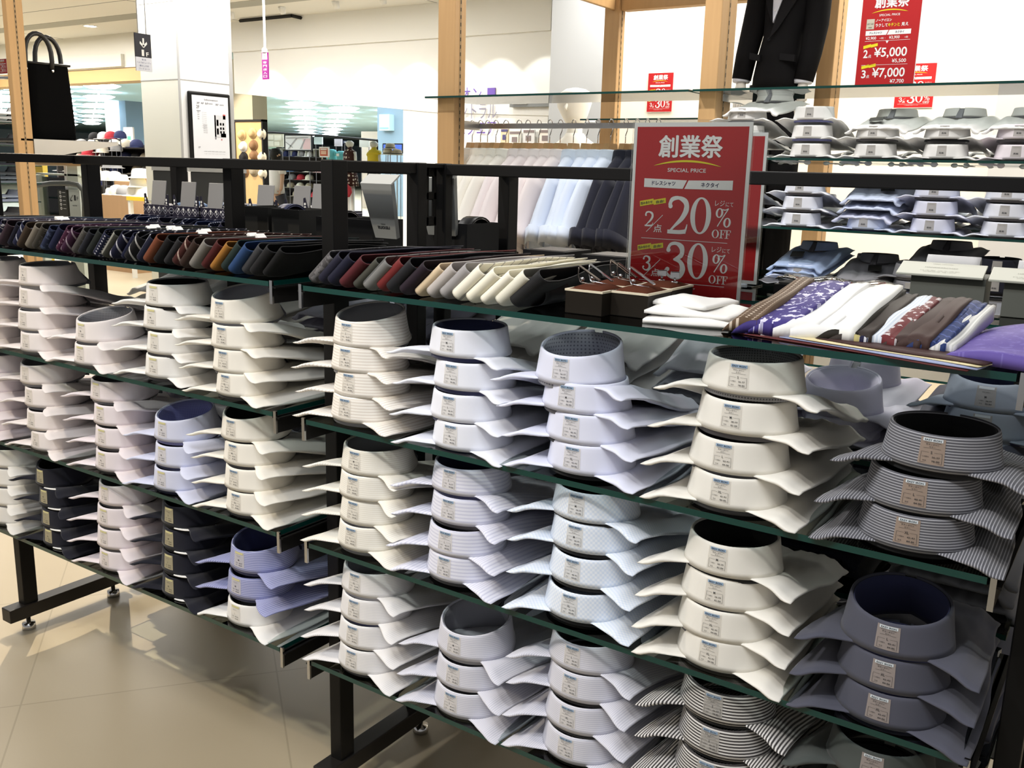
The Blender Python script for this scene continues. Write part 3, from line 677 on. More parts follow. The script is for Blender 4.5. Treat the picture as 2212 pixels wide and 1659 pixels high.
# ------------------------------------------------------------------ cuff link boxes and tie bars
MB_BROWN = mat('dark_brown_box', (.015, .0115, .008), .55, spec=.15); MB_GOLD = mat('cream_box_rim', (.72, .64, .48), .4); MB_VELV = mat('brown_velvet', (.085, .028, .016), .9); MB_VELV.node_tree.nodes['Principled BSDF'].inputs['Specular IOR Level'].default_value = .03
M['gunmetal'] = mat('gunmetal', (.20, .17, .15), .2, metal=1)
def jewel_box(x, y, rz, label, w=.062, d=.078, h=.034):
    t = thing('cufflink_box', label, 'box', (x, y, ZG), (0, 0, rz), 'dark brown cufflink boxes')
    bevel(MB().box(-w/2, w/2, -d/2, d/2, 0, h).build('box_body', MB_BROWN, t), .001)
    r = MB().box(-w/2-.0008, w/2+.0008, -d/2-.0008, -d/2+.003, h-.001, h+.002).box(-w/2-.0008, w/2+.0008, d/2-.003, d/2+.0008, h-.001, h+.002).box(-w/2-.0008, -w/2+.003, -d/2+.003, d/2-.003, h-.001, h+.002).box(w/2-.003, w/2+.0008, -d/2+.003, d/2-.003, h-.001, h+.002)
    r.build('box_rim', MB_GOLD, t)
    mb = MB().sheet(lambda u, v: Vector(((u-.5)*(w-.007), (v-.5)*(d-.007), h+.0015+.0065*(1-(2*u-1)**4)*(1-(2*v-1)**4))), 12, 12, (0, 0, -.004)); mb.build('velvet_pad', MB_VELV, t, True)
    return t
def tie_bar(x, y, z, rz, label, m, ln=.052):
    t = thing('tie_bar', label, 'tie clip', (x, y, z), (0, 0, rz), 'tie bars on the velvet pads')
    Mx = Matrix.Translation((0, 0, .016)) @ Matrix.Rotation(math.radians(24), 4, 'Y')
    bevel(MB().box(-ln/2, ln/2, -.0026, .0026, -.0012, .0012, 0, Mx).build('bar', m, t), .0006)
    MB().tube([(-ln/2+.002, 0, .016+ln*.21), (-ln/2-.001, .001, .012), (-ln/2+.004, .001, .001), (ln/4, .001, -.0005)], .0011, 6).build('clip', m, t, True)
    MB().lathe([(.0022, 0), (.003, .002), (.003, .005), (.0005, .006)], 10, M=Matrix.Translation((-ln/2+.008, .001, .003))).build('hinge_knob', M['chrome'], t, True)
def cuff_link(x, y, z, rz, label):
    t = thing('cuff_link', label, 'cufflink', (x, y, z), (0, 0, rz), 'cufflinks on the rearmost pad')
    bevel(MB().box(-.006, .006, -.008, .008, .010, .0165).build('face', M['boxblack'], t), .001)
    MB().box(-.0066, .0066, -.0085, -.007, .009, .017).box(-.0066, .0066, .007, .0085, .009, .017).build('bezel', M['chrome'], t)
    MB().tube([(0, 0, .010), (0, 0, .001)], .0018, 8).tube([(-.005, 0, .001), (.005, 0, .001)], .0022, 8).build('post', M['chrome'], t, True)
jb = [(.580, .083, .0, 'dark brown cufflink box, front left, nearest the black ties'), (.573, .170, .0, 'dark brown cufflink box standing behind the front left one'), (.640, .110, .0, 'dark brown cufflink box, front right, in front of the red sign'), (.637, .197, .0, 'dark brown cufflink box, rear right, holding black cufflinks')]
for a in jb: jewel_box(*a)
H = ZG+.0415
tie_bar(.578, .098, H, -.25, 'steel tie bar lying across the front left brown box', M['chrome']); tie_bar(.566, .186, H, -.3, 'gunmetal tie bar on the rear left brown box', M['gunmetal'])
tie_bar(.572, .074, H, -.2, 'gunmetal tie bar at the front edge of the left brown box', M['gunmetal'], .046); tie_bar(.642, .108, H, -.25, 'bright steel tie bar on the front right brown box', M['chrome']); tie_bar(.590, .160, H, -.3, 'dark tie bar nearest the middle of the brown boxes', M['gunmetal'], .046)
cuff_link(.628, .205, H-.001, .4, 'black cufflink with steel edges, the left one of the pair'); cuff_link(.654, .196, H-.001, .4, 'black cufflink with steel edges, the right one of the pair')

# ------------------------------------------------------------------ folded white handkerchiefs beside the sign
WH = cloth('white_handkerchief', (.86, .84, .80)); WHC = cloth('cool_white_handkerchief', (.85, .85, .87))
def hank(cx, cy, z, w, d, h, m, label, rz=0, seed=0, lump=.004, name='folded_handkerchief', grp='folded handkerchiefs on the right top shelf'):
    r = random.Random(seed); ph = [r.uniform(0, 6) for _ in range(4)]
    def top(u, v):
        s, t = 2*u-1, 2*v-1; e = (1-abs(s)**6)*(1-abs(t)**6)
        return Vector(((u-.5)*w*(1+.03*math.sin(5*v+ph[0])), (v-.5)*d*(1+.03*math.sin(6*u+ph[1])), h*(.45+.55*e)+lump*math.sin(5*u+ph[2])*math.sin(4*v+ph[3])*e))
    mb = MB().sheet(top, 16, 12, (0, 0, -h*.5)); o = mb.build(name, m, None, True, (cx, cy, z), (0, 0, rz))
    zmin = min(v.co.z for v in o.data.vertices)
    for v in o.data.vertices: v.co.z -= zmin
    return tag(o, label, 'handkerchief', grp)
hank(.735, .115, ZG, .14, .13, .010, WH, 'flat white handkerchief at the bottom of the pile below the red sign', .25, 1)
hank(.728, .122, ZG+.0105, .125, .12, .009, WH, 'white handkerchief in the middle of the pile below the red sign', .1, 2)
hank(.712, .135, ZG+.020, .095, .105, .009, WH, 'white handkerchief folded on top of the pile below the red sign', -.1, 3, .006)
# overlapping fan of pocket squares: each a soft fold leaning on the one before it
def fold(x, y, w, ln, m, label, lean=22, rz=-.10, th=.007, seed=0, name='pocket_square', rise=.0, zoff=0):
    r = random.Random(seed); ph = [r.uniform(0, 6) for _ in range(3)]; la = math.radians(lean)
    def top(u, v):
        a = PI*(u-.0); cx = w*u
        bul = th*(math.sin(PI*min(1, u*1.15))**.6 if u < .87 else .4*(1-u)/.13)
        xx = cx*math.cos(la); zz = cx*math.sin(la)*(.9+.1*v)+bul+.0012*math.sin(9*v+ph[0])+.0012*math.sin(7*u+ph[1]+5*v)
        return Vector((xx, -ln/2+ln*v+.003*math.sin(6*u+ph[2]), zz+rise*v))
    mb = MB().sheet(top, 12, 12, (0, 0, -.0045)); n = len(mb.v)//2
    V = [list(v) for v in mb.v]
    for q in range(n): V[n+q][2] = rise*(V[n+q][1]+ln/2)/ln*.8+.12*(V[q][2]-rise*(V[n+q][1]+ln/2)/ln)
    zmin = min(v[2] for v in V); mb.v = [(a, b, c-zmin) for a, b, c in V]
    o = link(name, mesh_data(name, mb.v, mb.f, [m], True, [(v[1], v[0]) for v in mb.v]), None, (x, y, ZG+zoff), (0, 0, rz))
    return tag(o, label, 'pocket square', 'pocket squares fanned out on the right top shelf')
def pk(n, b, kind=None, c2=(.7, .7, .75), per=.008):
    return tie_mat('square_'+n, b, kind or 'plain', c2, per)
SQ = [('brown', (.16, .10, .06), 'dot', (.6, .5, .4), .030, 'brown dotted pocket square at the far left of the fan'), ('violet1', (.07, .05, .24), 'noise', (.62, .6, .75), .034, 'violet paisley pocket square, the left one of two'), ('violet2', (.075, .055, .27), 'noise', (.66, .64, .8), .042, 'violet paisley pocket square, the right one of two'),
 ('white1', (.84, .83, .80), None, None, .046, 'white pocket square next to the violet paisley ones'), ('white2', (.85, .84, .82), None, None, .044, 'white pocket square in the middle of the white three'), ('white3', (.86, .85, .80), None, None, .046, 'white pocket square next to the black brown one'),
 ('espresso', (.028, .024, .018), None, None, .034, 'black brown pocket square beside the white ones'), ('chocolate', (.055, .042, .036), None, None, .034, 'dark chocolate pocket square with a rolled front edge'), ('gold', (.50, .43, .18), None, None, .020, 'mustard edged pocket square between brown and navy'),
 ('navy dots', (.02, .02, .06), 'dot', (.7, .7, .75), .018, 'navy pocket square with white dots'), ('pale blue', (.58, .64, .72), 'knit', (.75, .78, .82), .024, 'pale blue ribbed pocket square'), ('wine', (.20, .04, .045), 'noise', (.6, .55, .55), .024, 'wine patterned pocket square beside the pale blue one'),
 ('cocoa', (.075, .045, .040), None, None, .032, 'cocoa brown pocket square, left one of the cocoa pair'), ('cocoa2', (.085, .05, .044), None, None, .030, 'cocoa brown pocket square, right one of the cocoa pair'), ('blue', (.03, .05, .16), 'diag', (.06, .09, .25), .024, 'dark blue pocket square, left one of the blue pair'), ('blue2', (.035, .06, .19), 'diag', (.07, .10, .28), .024, 'dark blue pocket square, right one of the blue pair'),
 ('ivory', (.72, .71, .68), 'knit', (.55, .55, .52), .022, 'ivory ribbed pocket square beside the large purple one')]
xx = .795
for i, (n, b, k, c2, w, lab) in enumerate(SQ):
    fold(xx, .165-.002*i, w*1.75, .255-.004*i, pk(n.replace(' ', '_'), b, k, c2 or (.6, .6, .6), .0045 if k == 'knit' else (.009 if k == 'dot' else .02)), lab, 20 if w > .03 else 26, .02-.006*i, .009, i, rise=.030)
    xx += w*.52
fold(1.075, .125, .15, .22, pk('purple', (.13, .09, .33), 'noise', (.17, .13, .40), .02), 'large purple satin pocket square at the right end of the fan', 6, -.12, .010, 40, rise=.012)
# the layered lower edges below the fan
for i, (c, n) in enumerate((((.10, .02, .02), 'dark red'), ((.30, .34, .52), 'periwinkle blue'), ((.72, .62, .36), 'pale yellow'), ((.05, .022, .02), 'dark maroon'))):
    hank(.985+.02*i, .085, ZG+.0022*i, .30-.03*i, .16, .0024, mat('square_layer_%s' % n.replace(' ', '_'), c, .6), '%s square spread flat under the fan of pocket squares' % n, -.24, 50+i, .0006, 'pocket_square')

# ------------------------------------------------------------------ price signs in acrylic holders
def sign_base(name, label, x, y, z, rz, w, h, lean=0, acr=True, cat='sign'):
    t = thing(name, label, cat, (x, y, z), (math.radians(-lean), 0, rz))
    if acr:
        MB().box(-w/2-.002, w/2+.002, .0010, .0026, .0, h+.004).box(-w/2-.002, w/2+.002, -.0040, -.0030, .0, h+.004).box(-w/2-.002, w/2+.002, -.03, .03, .0, .0022).build('acrylic_holder', M['acrylic'], t)
    bd = .012 if acr else .004
    MB().box(-w/2, w/2, -.0018, .0008, .004, h).build('white_border', M['white'], t)
    MB().box(-w/2+bd/2*.9, w/2-bd/2*.9, -.0021, -.0018, .004+bd*.55, h-bd*.55).build('red_sheet', M['red'], t)
    u0, u1, v0, v1 = -w/2+bd/2, w/2-bd/2, h-bd*.55, .004+bd*.55
    fn = lambda u, v: Vector((u0+(u1-u0)*u, -.00235, v0+(v1-v0)*(-v)))   # v is given downwards as negative so that y points up
    return t, fn
def arc_y(mb, fn, x0, x1, y, sag, th, mi):
    n = 20; vs = []
    for i in range(n+1):
        s = i/n; yy = y-sag*(2*s-1)**2; tk = th*(1-(2*s-1)**2)**.7
        vs += [fn(x0+(x1-x0)*s, yy+tk/2), fn(x0+(x1-x0)*s, yy-tk/2)]
    mb.add(vs, [(2*i, 2*i+1, 2*i+3, 2*i+2) for i in range(n)], mi)
ASP = .70
def digit2(mb, cx, cy, w, h, fn, mi=0):
    P = [(-.40, .27), (-.30, .44), (.02, .49), (.33, .38), (.38, .18), (.20, -.06), (-.12, -.28), (-.36, -.45)]
    vstroke(mb, [(cx+x*w, cy+y*h) for x, y in P], [q*w for q in (.16, .14, .10, .20, .24, .17, .09, .06)], fn, mi)
    f1 = lambda u, v: fn(u, v)+Vector((0, -.0001, 0)); f2_ = lambda u, v: fn(u, v)+Vector((0, -.0002, 0))
    vstroke(mb, [(cx-.44*w, cy-.445*h), (cx+.1*w, cy-.445*h), (cx+.38*w, cy-.42*h)], [.11*h, .11*h, .12*h], f1, mi, 4)
    vstroke(mb, [(cx+.36*w, cy-.47*h), (cx+.43*w, cy-.32*h), (cx+.46*w, cy-.22*h)], [.10*w, .07*w, .03*w], f2_, mi, 4)
    ring2(mb, cx-.36*w, cy+.26*h, .10*w, .065*h, 0.001, 0.001, f1, mi, 14)
def digit3(mb, cx, cy, w, h, fn, mi=0):
    P = [(-.36, .30), (-.24, .45), (.04, .48), (.29, .36), (.27, .16), (-.04, .04)]
    vstroke(mb, [(cx+x*w, cy+y*h) for x, y in P], [q*w for q in (.14, .10, .10, .22, .18, .05)], fn, mi)
    P = [(-.08, .04), (.24, -.02), (.38, -.22), (.24, -.42), (-.06, -.48), (-.34, -.38), (-.40, -.24)]
    vstroke(mb, [(cx+x*w, cy+y*h) for x, y in P], [q*w for q in (.05, .14, .26, .18, .09, .10, .14)], lambda u, v: fn(u, v)+Vector((0, -.0001, 0)), mi)
    for yy in (.29, -.25): ring2(mb, cx-.33*w, cy+yy*h, .10*w, .062*h, .001, .001, lambda u, v: fn(u, v)+Vector((0, -.0002, 0)), mi, 14)
def digit0(mb, cx, cy, w, h, fn, mi=0): ring2(mb, cx, cy, .47*w, .50*h, .25*w, .455*h, fn, mi)
def pct(mb, cx, cy, w, h, fn, mi=0):
    ring2(mb, cx-.22*w, cy+.22*h, .22*w, .25*h, .10*w, .20*h, fn, mi, 24, .08); ring2(mb, cx+.26*w, cy-.26*h, .22*w, .25*h, .10*w, .20*h, fn, mi, 24, .08)
    g1 = lambda u, v: fn(u, v)+Vector((0, -.0001, 0)); g2 = lambda u, v: fn(u, v)+Vector((0, -.0002, 0))
    vstroke(mb, [(cx+.30*w, cy+.46*h), (cx, cy), (cx-.30*w, cy-.48*h)], [.05*w]*3, g1, mi, 3); vstroke(mb, [(cx-.05*w, cy+.40*h), (cx+.12*w, cy+.38*h), (cx+.30*w, cy+.46*h)], [.04*w]*3, g2, mi, 3)
def serifF(mb, cx, cy, w, h, fn, mi=0):
    cnt_ = [0]
    def R(a, b, c, d):
        cnt_[0] += 1; k = cnt_[0]; rect2(mb, cx+a*w, cx+b*w, cy+c*h, cy+d*h, lambda u, v: fn(u, v)+Vector((0, -.00005*k, 0)), mi)
    R(-.26, -.06, -.5, .5); R(-.46, .14, -.5, -.45); R(-.46, .42, .45, .5); R(.36, .44, .22, .5); R(-.06, .22, -.02, .03); R(.18, .24, -.14, .16)
def serifO(mb, cx, cy, w, h, fn, mi=0): ring2(mb, cx, cy, .48*w, .51*h, .27*w, .46*h, fn, mi, 28)
def OFF(mb, x0, x1, cy, h, fn, mi=0):
    w = x1-x0; serifO(mb, x0+w*.20, cy, w*.40, h, fn, mi); serifF(mb, x0+w*.57, cy, w*.34, h, fn, mi); serifF(mb, x0+w*.87, cy, w*.34, h, fn, mi)
def tagstrip(mb, x, y, w, fn, mi_y, mi_k):
    vstroke(mb, [(x-w*.5, y-.012), (x+w*.02, y+.006)], [.032, .032], fn, mi_y, 2); vstroke(mb, [(x+w*.02, y-.001), (x+w*.48, y+.014)], [.030, .030], fn, mi_y, 2)
def festival_head(mb, fn, sc=1.0):
    for q, (ox, oy) in enumerate(((0, 0), (-.006, 0), (.006, 0), (0, .003), (0, -.003), (-.004, .002), (.004, -.002))): put_text(mb, '創業祭', .5+ox, -.113+oy, .125, lambda u, v, q=q: fn(u, v)+Vector((0, -.00006*q, 0)), 0, .57)
    arc_y(mb, fn, .17, .79, -.197, .030, .012, 1); put_text(mb, 'SPECIAL PRICE', .48, -.250, .022, fn, 0, .35, bold=.006)
def percent_print(t, fn):
    mb = MB(); f2 = lambda u, v: fn(u, v)+Vector((0, -.0003, 0)); f3 = lambda u, v: fn(u, v)+Vector((0, -.0006, 0))
    festival_head(mb, f2)
    mb.add([f2(.09, -.302), f2(.49, -.308), f2(.455, -.358), f2(.09, -.354)], [(0, 1, 2, 3)]); mb.add([f2(.505, -.308), f2(.90, -.302), f2(.90, -.356), f2(.47, -.358)], [(0, 1, 2, 3)])
    put_text(mb, 'ドレスシャツ', .275, -.329, .026, f3, 3, .22, bold=.02); put_text(mb, 'ネクタイ', .70, -.331, .026, f3, 3, .16, bold=.02)
    for (dy, big) in ((0, digit2), (-.268, digit3)):
        tagstrip(mb, .185, -.443+dy, .25, f2, 1, 2); put_text(mb, '組み合わせ', .123, -.447+dy, .018, f3, 2, .115, rot=.12, bold=.02); put_text(mb, '自由!', .252, -.437+dy, .018, f3, 2, .075, rot=.12, bold=.02)
        (digit2 if dy == 0 else digit3)(mb, .155, -.545+dy, .085, .088, f2)
        vstroke(mb, [(.135, -.622+dy), (.285, -.517+dy)], [.004, .004], f2, 0, 2); put_text(mb, '点', .243, -.598+dy, .048, f2, 0, .080, bold=.01)
        big(mb, .425, -.517+dy, .20, .215, f2); digit0(mb, .635, -.510+dy, .20, .215, f2)
        put_text(mb, 'レジ', .80, -.433+dy, .032, f2, 0, .085); put_text(mb, 'にて', .885, -.438+dy, .024, f2, 0, .065); pct(mb, .835, -.513+dy, .15, .112, f2); OFF(mb, .745, .91, -.610+dy, .048, f2)
    rect2(mb, .09, .89, -.662, -.659, f2); rect2(mb, .09, .89, -.919, -.916, f2); put_text(mb, '※一部対象外の商品がございます', .45, -.945, .012, f2, 0, .36)
    mb.build('sign_print', [M['white'], M['yellow'], M['ink'], M['navyink']], t)
def price_print(t, fn):
    mb = MB(); f2 = lambda u, v: fn(u, v)+Vector((0, -.0003, 0)); f3 = lambda u, v: fn(u, v)+Vector((0, -.0006, 0))
    festival_head(mb, f2)
    rect2(mb, .10, .235, -.39, -.285, f2, 4); put_text(mb, 'EASY CARE', .167, -.335, .016, f3, 2, .11); put_text(mb, '形態安定', .167, -.372, .014, f3, 2, .06)
    put_text(mb, 'ノーアイロン', .39, -.302, .030, f2, 0, .27, bold=.02); put_text(mb, 'ラクして', .36, -.353, .036, f2, 0, .21, bold=.02); put_text(mb, 'キチンと', .57, -.353, .036, f2, 1, .20, bold=.02); put_text(mb, '見え', .755, -.353, .036, f2, 0, .12, bold=.02)
    mb.add([f2(.10, -.405), f2(.49, -.405), f2(.455, -.455), f2(.10, -.455)], [(0, 1, 2, 3)]); mb.add([f2(.505, -.405), f2(.87, -.405), f2(.87, -.455), f2(.47, -.455)], [(0, 1, 2, 3)])
    put_text(mb, 'ドレスシャツ', .275, -.430, .025, f3, 3, .21, bold=.02); put_text(mb, 'ネクタイ', .68, -.430, .025, f3, 3, .15, bold=.02)
    put_text(mb, '¥2,900', .20, -.485, .036, f2, 0, .18, bold=.01); put_text(mb, '+税・', .40, -.487, .02, f2, 0, .10); put_text(mb, '¥3,900', .60, -.485, .036, f2, 0, .18, bold=.01); put_text(mb, '+税', .80, -.487, .02, f2, 0, .06)
    rect2(mb, .10, .87, -.515, -.512, f2); mb.add([f2(.46, -.517), f2(.51, -.517), f2(.485, -.545)], [(0, 1, 2)])
    for y, n, a, b in ((-.64, '2', '¥5,000', '¥5,500'), (-.852, '3', '¥7,000', '¥7,700')):
        tagstrip(mb, .21, y+.075, .25, f2, 1, 2); put_text(mb, n, .135, y-.005, .085, f2, 0, .075, bold=.02); put_text(mb, '点', .21, y-.03, .035, f2, 0, .055, bold=.01)
        put_text(mb, a, .56, y, .115, f2, 0, .56, bold=.015); put_text(mb, b, .72, y-.088, .046, f2, 0, .24, bold=.01); rect2(mb, .08, .87, y-.125, y-.122, f2)
    mb.build('sign_print', [M['white'], M['yellow'], M['ink'], M['navyink'], mat('beige_stamp', (.55, .50, .40), .6)], t)
t, fn = sign_base('price_sign', 'red sale sign offering 20 and 30 percent off, standing on the right top shelf', .634, .27, ZG, 0, .199, .285); percent_print(t, fn)
t, fn = sign_base('price_sign', 'red price sign half hidden behind the 20 percent off sign', .541, .60, ZG, 0, .199, .285); price_print(t, fn)

# ------------------------------------------------------------------ boxes on the rear top shelves
BC = M['boxblack']
def lid_box(x0, x1, y0, y1, h, label, lid=.012, m=None, grp='black gift boxes on the rear top shelf', inset=True):
    t = thing('gift_box', label, 'box', ((x0+x1)/2, (y0+y1)/2, ZG), group=grp); w, d = (x1-x0)/2, (y1-y0)/2; m = m or BC
    bevel(MB().box(-w, w, -d, d, 0, h-lid).build('box_base', m, t), .001)
    bevel(MB().box(-w-.003, w+.003, -d-.003, d+.003, h-lid, h).build('lid', m, t), .0012)
    if inset: MB().box(-w+.008, w-.008, -d+.008, d-.008, h, h+.0008).build('lid_panel', mat('brown_lid_panel', (.05, .042, .04), .5), t)
    return t
lid_box(.175, .272, .50, .60, .046, 'closed black gift box beside the dark neckties, left one'); lid_box(.315, .420, .50, .60, .045, 'closed black gift box just left of the red sign')
def lean_box(x, y, w, h, d, label, m=BC, lean=14, rz=0.0):
    t = thing('display_box', label, 'box', (x, y, ZG), (0, 0, rz), 'open black boxes on the rear top shelf')
    th = .004; mb = MB().box(-w/2, w/2, 0, d, 0, th).box(-w/2, -w/2+th, 0, d, th, h).box(w/2-th, w/2, 0, d, th, h).box(-w/2+th, w/2-th, d-th, d, th, h).box(-w/2+th, w/2-th, 0, th, th, h)
    mb.build('box_body', m, t); return t
def belt_coil(x, y, z, r, w, label, m, half=True):
    """a coiled belt standing on its edge in its box"""
    n = 40
    def f(u, v):
        a = PI*(-.1+3.2*u); rr = r*(1-.12*u); return Vector((x+(v-.5)*w, y+rr*math.cos(a), z+rr*math.sin(a)))
    o = MB().sheet(f, n, 2, (0, 0, .0025)).build('coiled_belt', m, None, True); return tag(o, label, 'belt', 'coiled belts in the black boxes')
LEA = mat('black_leather', (.016, .015, .015), .35, spec=.5); LEN = mat('navy_leather', (.03, .035, .08), .45)
lean_box(-.655, .505, .098, .098, .115, 'dark grey open box, left one of two behind the left ties', M['boxgrey']); lean_box(-.545, .505, .098, .096, .115, 'dark grey open box, right one of two behind the left ties', M['boxgrey'])
lean_box(-.41, .52, .085, .083, .11, 'black open box holding a belt, beside the middle posts', mat('soft_black_card', (.013, .013, .0135), .65, spec=.15)); lean_box(-.315, .52, .095, .082, .11, 'black open box under the grey tilted card', mat('soft_black_card', (.013, .013, .0135), .65, spec=.15))
lean_box(-.055, .50, .16, .089, .12, 'black open box right of the middle posts', mat('soft_black_card', (.013, .013, .0135), .65, spec=.15))
belt_coil(-.41, .575, ZG+.05, .047, .034, 'black leather belt coiled in the box by the middle posts', LEA); belt_coil(.0, .56, ZG+.05, .052, .036, 'black leather belt coiled in the box right of the middle posts', LEA)
belt_coil(-.60, .575, ZG+.055, .05, .036, 'dark belt coiled in the dark grey boxes', LEN); belt_coil(-.10, .555, ZG+.045, .045, .034, 'blue patterned belt in the box between the middle posts', tie_mat('belt_blue', (.05, .08, .2), 'noise', (.6, .65, .75)))
GREYC = mat('grey_card', (.30, .31, .30), .6)
def brand_card(x, y, z, rz, label, w=.092, h=.128):
    t = thing('brand_card', label, 'card', (x, y, z), (math.radians(16), 0, rz), 'grey cards lettered renoma'); 
    mb = MB(); mb.prism([Vector((-w/2*.70, 0, 0)), Vector((w/2*.70, 0, 0)), Vector((w/2, 0, h)), Vector((-w/2, 0, h))], (0, .012, 0)); mb.build('card', GREYC, t)
    MB().prism([Vector((-w/2, .0, h)), Vector((w/2, .0, h)), Vector((w/2, .034, h+.012)), Vector((-w/2, .034, h+.012))], (0, .002, -.003)).build('top_flap', mat('pale_grey_card', (.55, .56, .54), .6), t)
    mb = MB(); put_text(mb, 'renoma', .0, -.026, .0075, lambda u, v: Vector((u, -.0006, -v)), 0, .036, rot=0, bold=.02); put_text(mb, 'PARIS', 0, -.034, .003, lambda u, v: Vector((u, -.0006, -v)), 0, .012)
    for i, (a, b, c) in enumerate(mb.v): mb.v[i] = (-a, b, c)
    mb.build('card_print', M['ink'], t)
brand_card(-.205, .497, ZG+.045, .0, 'grey upside down renoma card left of the middle posts'); brand_card(-.035, .488, ZG+.062, .12, 'grey upside down renoma card seen behind the middle posts', .10, .128)
# patterned sock boxes with grey header cards
def lattice_mat():
    m = mat('navy_lattice_card', (.018, .016, .035), .5); b = m.node_tree.nodes['Principled BSDF']; tc = N(m, 'ShaderNodeTexCoord'); s = N(m, 'ShaderNodeSeparateXYZ'); L(m, tc.outputs['Object'], s.inputs[0])
    per = .026; x, z = math_node(m, 'DIVIDE', s.outputs[0], per), math_node(m, 'DIVIDE', s.outputs[2], per)
    tri = lambda q: math_node(m, 'ABSOLUTE', math_node(m, 'SUBTRACT', math_node(m, 'FRACT', q), .5))
    d = math_node(m, 'ADD', tri(x), tri(z)); dm = math_node(m, 'LESS_THAN', d, .17); ln = math_node(m, 'LESS_THAN', math_node(m, 'ABSOLUTE', math_node(m, 'SUBTRACT', d, .42)), .035)
    f = math_node(m, 'MAXIMUM', dm, ln); L(m, mix_col(m, f, (.018, .016, .035), (.50, .50, .55)), b.inputs['Base Color']); return m
LAT = lattice_mat(); CARD = mat('plain_grey_card', (.30, .30, .305), .6); NAV = mat('navy_card', (.018, .017, .035), .5); DEN = cloth('denim_blue_socks', (.16, .25, .42))
def sock_box(x, y, label, w=.125, card=.064, z=ZG, h=.080):
    t = thing('sock_box', label, 'display box', (x, y, z), group='navy lattice boxes with grey cards on the rear left shelf')
    MB().box(-w/2, w/2, 0, .10, 0, h).build('box_body', LAT, t)
    for s in (-1, 1):
        pts = [Vector((s*(card/2+.004+.014*q), -.001, h+.002+.030*q**1.6)) for q in (0, .25, .5, .75, 1)]
        mb = MB().prism(pts+[Vector((s*(card/2+.024), -.001, h+.030)), Vector((s*(card/2+.024), -.001, h))], (0, .003, 0)); mb.build('side_wing', NAV, t)
    mb = MB()
    for s in (-1, 1):
        for q in (.3, .7): mb.lathe([(.0, 0), (.0035, 0), (.0035, .0006), (0, .0006)], 10, M=Matrix.Translation((s*(card/2+.017), -.0015, h+.022*q)) @ Matrix.Rotation(PI/2, 4, 'X'))
    for q in (-.5, -.17, .17, .5): mb.lathe([(.0, 0), (.0035, 0), (.0035, .0006), (0, .0006)], 10, M=Matrix.Translation((q*card, -.0006, h-.009)) @ Matrix.Rotation(PI/2, 4, 'X'))
    mb.build('white_dots', M['white'], t)
    Mx = Matrix.Translation((0, .004, h)) @ Matrix.Rotation(math.radians(-8), 4, 'X')
    bevel(MB().box(-card/2, card/2, 0, .002, -.004, .070, 0, Mx).build('header_card', CARD, t), .004)
for i, (x, y, l) in enumerate(((-1.19, .60, 'first from the left'), (-1.055, .60, 'second from the left, right of a thin post'), (-1.14, .82, 'set behind the second one'), (-.935, .60, 'just left of the wide post'), (-.755, .62, 'just right of the wide post'), (-.70, .70, 'behind the white shirted person’s reach'), (-.585, .66, 'last one before the middle posts'))):
    l = {5: 'second right of the wide post'}.get(i, l)
    sock_box(x, y, 'navy lattice display box with grey card, %s' % l, z=ZG if y < .79 else ZG+.001, h=.080 if i < 6 else .088)
for i, (x, y) in enumerate(((-1.12, .67), (-1.0, .68), (-.86, .70))):
    hank(x, y, ZG+.07, .06, .08, .02, DEN, 'blue folded socks, %s behind the lattice boxes' % ['left pair', 'middle pair', 'right pair'][i], 0, 70+i, .003, 'folded_socks', 'blue socks behind the lattice boxes')
    COL.objects[-1]['category'] = 'socks'
# tall dark grey boards behind
for i, (x0, x1, y) in enumerate(((-1.76, -1.60, 1.0), (-1.55, -1.30, 1.0))):
    t = thing('backing_board', 'dark grey display board standing behind the lattice boxes, %s one' % ['left', 'right'][i], 'board', ((x0+x1)/2, y, 0), group='dark grey boards')
    bevel(MB().box(-(x1-x0)/2, (x1-x0)/2, 0, .03, .0, 1.255).build('panel', mat('board_grey', (.06, .062, .06), .7, spec=.1), t), .003); MB().box(-(x1-x0)/2, (x1-x0)/2, -.004, .034, 1.255, 1.270).build('pale_cap', mat('board_cap', (.5, .5, .47), .5), t)
# beige grey boxes with handkerchief cards at the right
BOXG = mat('olive_grey_card', (.13, .135, .115), .65); LIDC = mat('pale_sage_card', (.58, .58, .50), .6)
def flap_box(x, y, w, label):
    t = thing('handkerchief_box', label, 'box', (x, y, ZG), (0, 0, .05), 'olive grey handkerchief boxes')
    bevel(MB().box(-w/2, w/2, 0, .10, 0, .055).build('box_body', BOXG, t), .001)
    Mx = Matrix.Translation((-.010, -.006, .056)) @ Matrix.Rotation(math.radians(14), 4, 'X')
    bevel(MB().box(-w/2-.012, w/2+.006, -.008, .055, 0, .004, 0, Mx).build('tilted_card', LIDC, t), .001)
    mb = MB(); fn = lambda u, v: Mx @ Vector((u-.004, .0235+v, .0045)); put_text(mb, 'LINEN  COTTON', 0, .022, .0035, fn, 0, .03); put_text(mb, 'HANDKERCHIEF', 0, .004, .005, fn, 0, .05); put_text(mb, '日本製 吸水速乾', 0, -.012, .003, fn, 0, .06); put_text(mb, '抗菌防臭 綿100%', 0, -.018, .003, fn, 0, .05)
    mb.build('card_print', mat('pale_print', (.35, .35, .30), .6), t)
    MB().sheet(lambda u, v: Vector((-w/2+.012+(w-.03)*u, .060+.03*v, .072+.012*math.sin(PI*v))), 8, 8, (0, 0, -.006)).build('folded_linen', WHC, t, True)
flap_box(.992, .505, .112, 'olive grey box with a tilted pale card, left one of two'); flap_box(1.130, .50, .11, 'olive grey box with a tilted pale card, cut by the right edge of the picture')
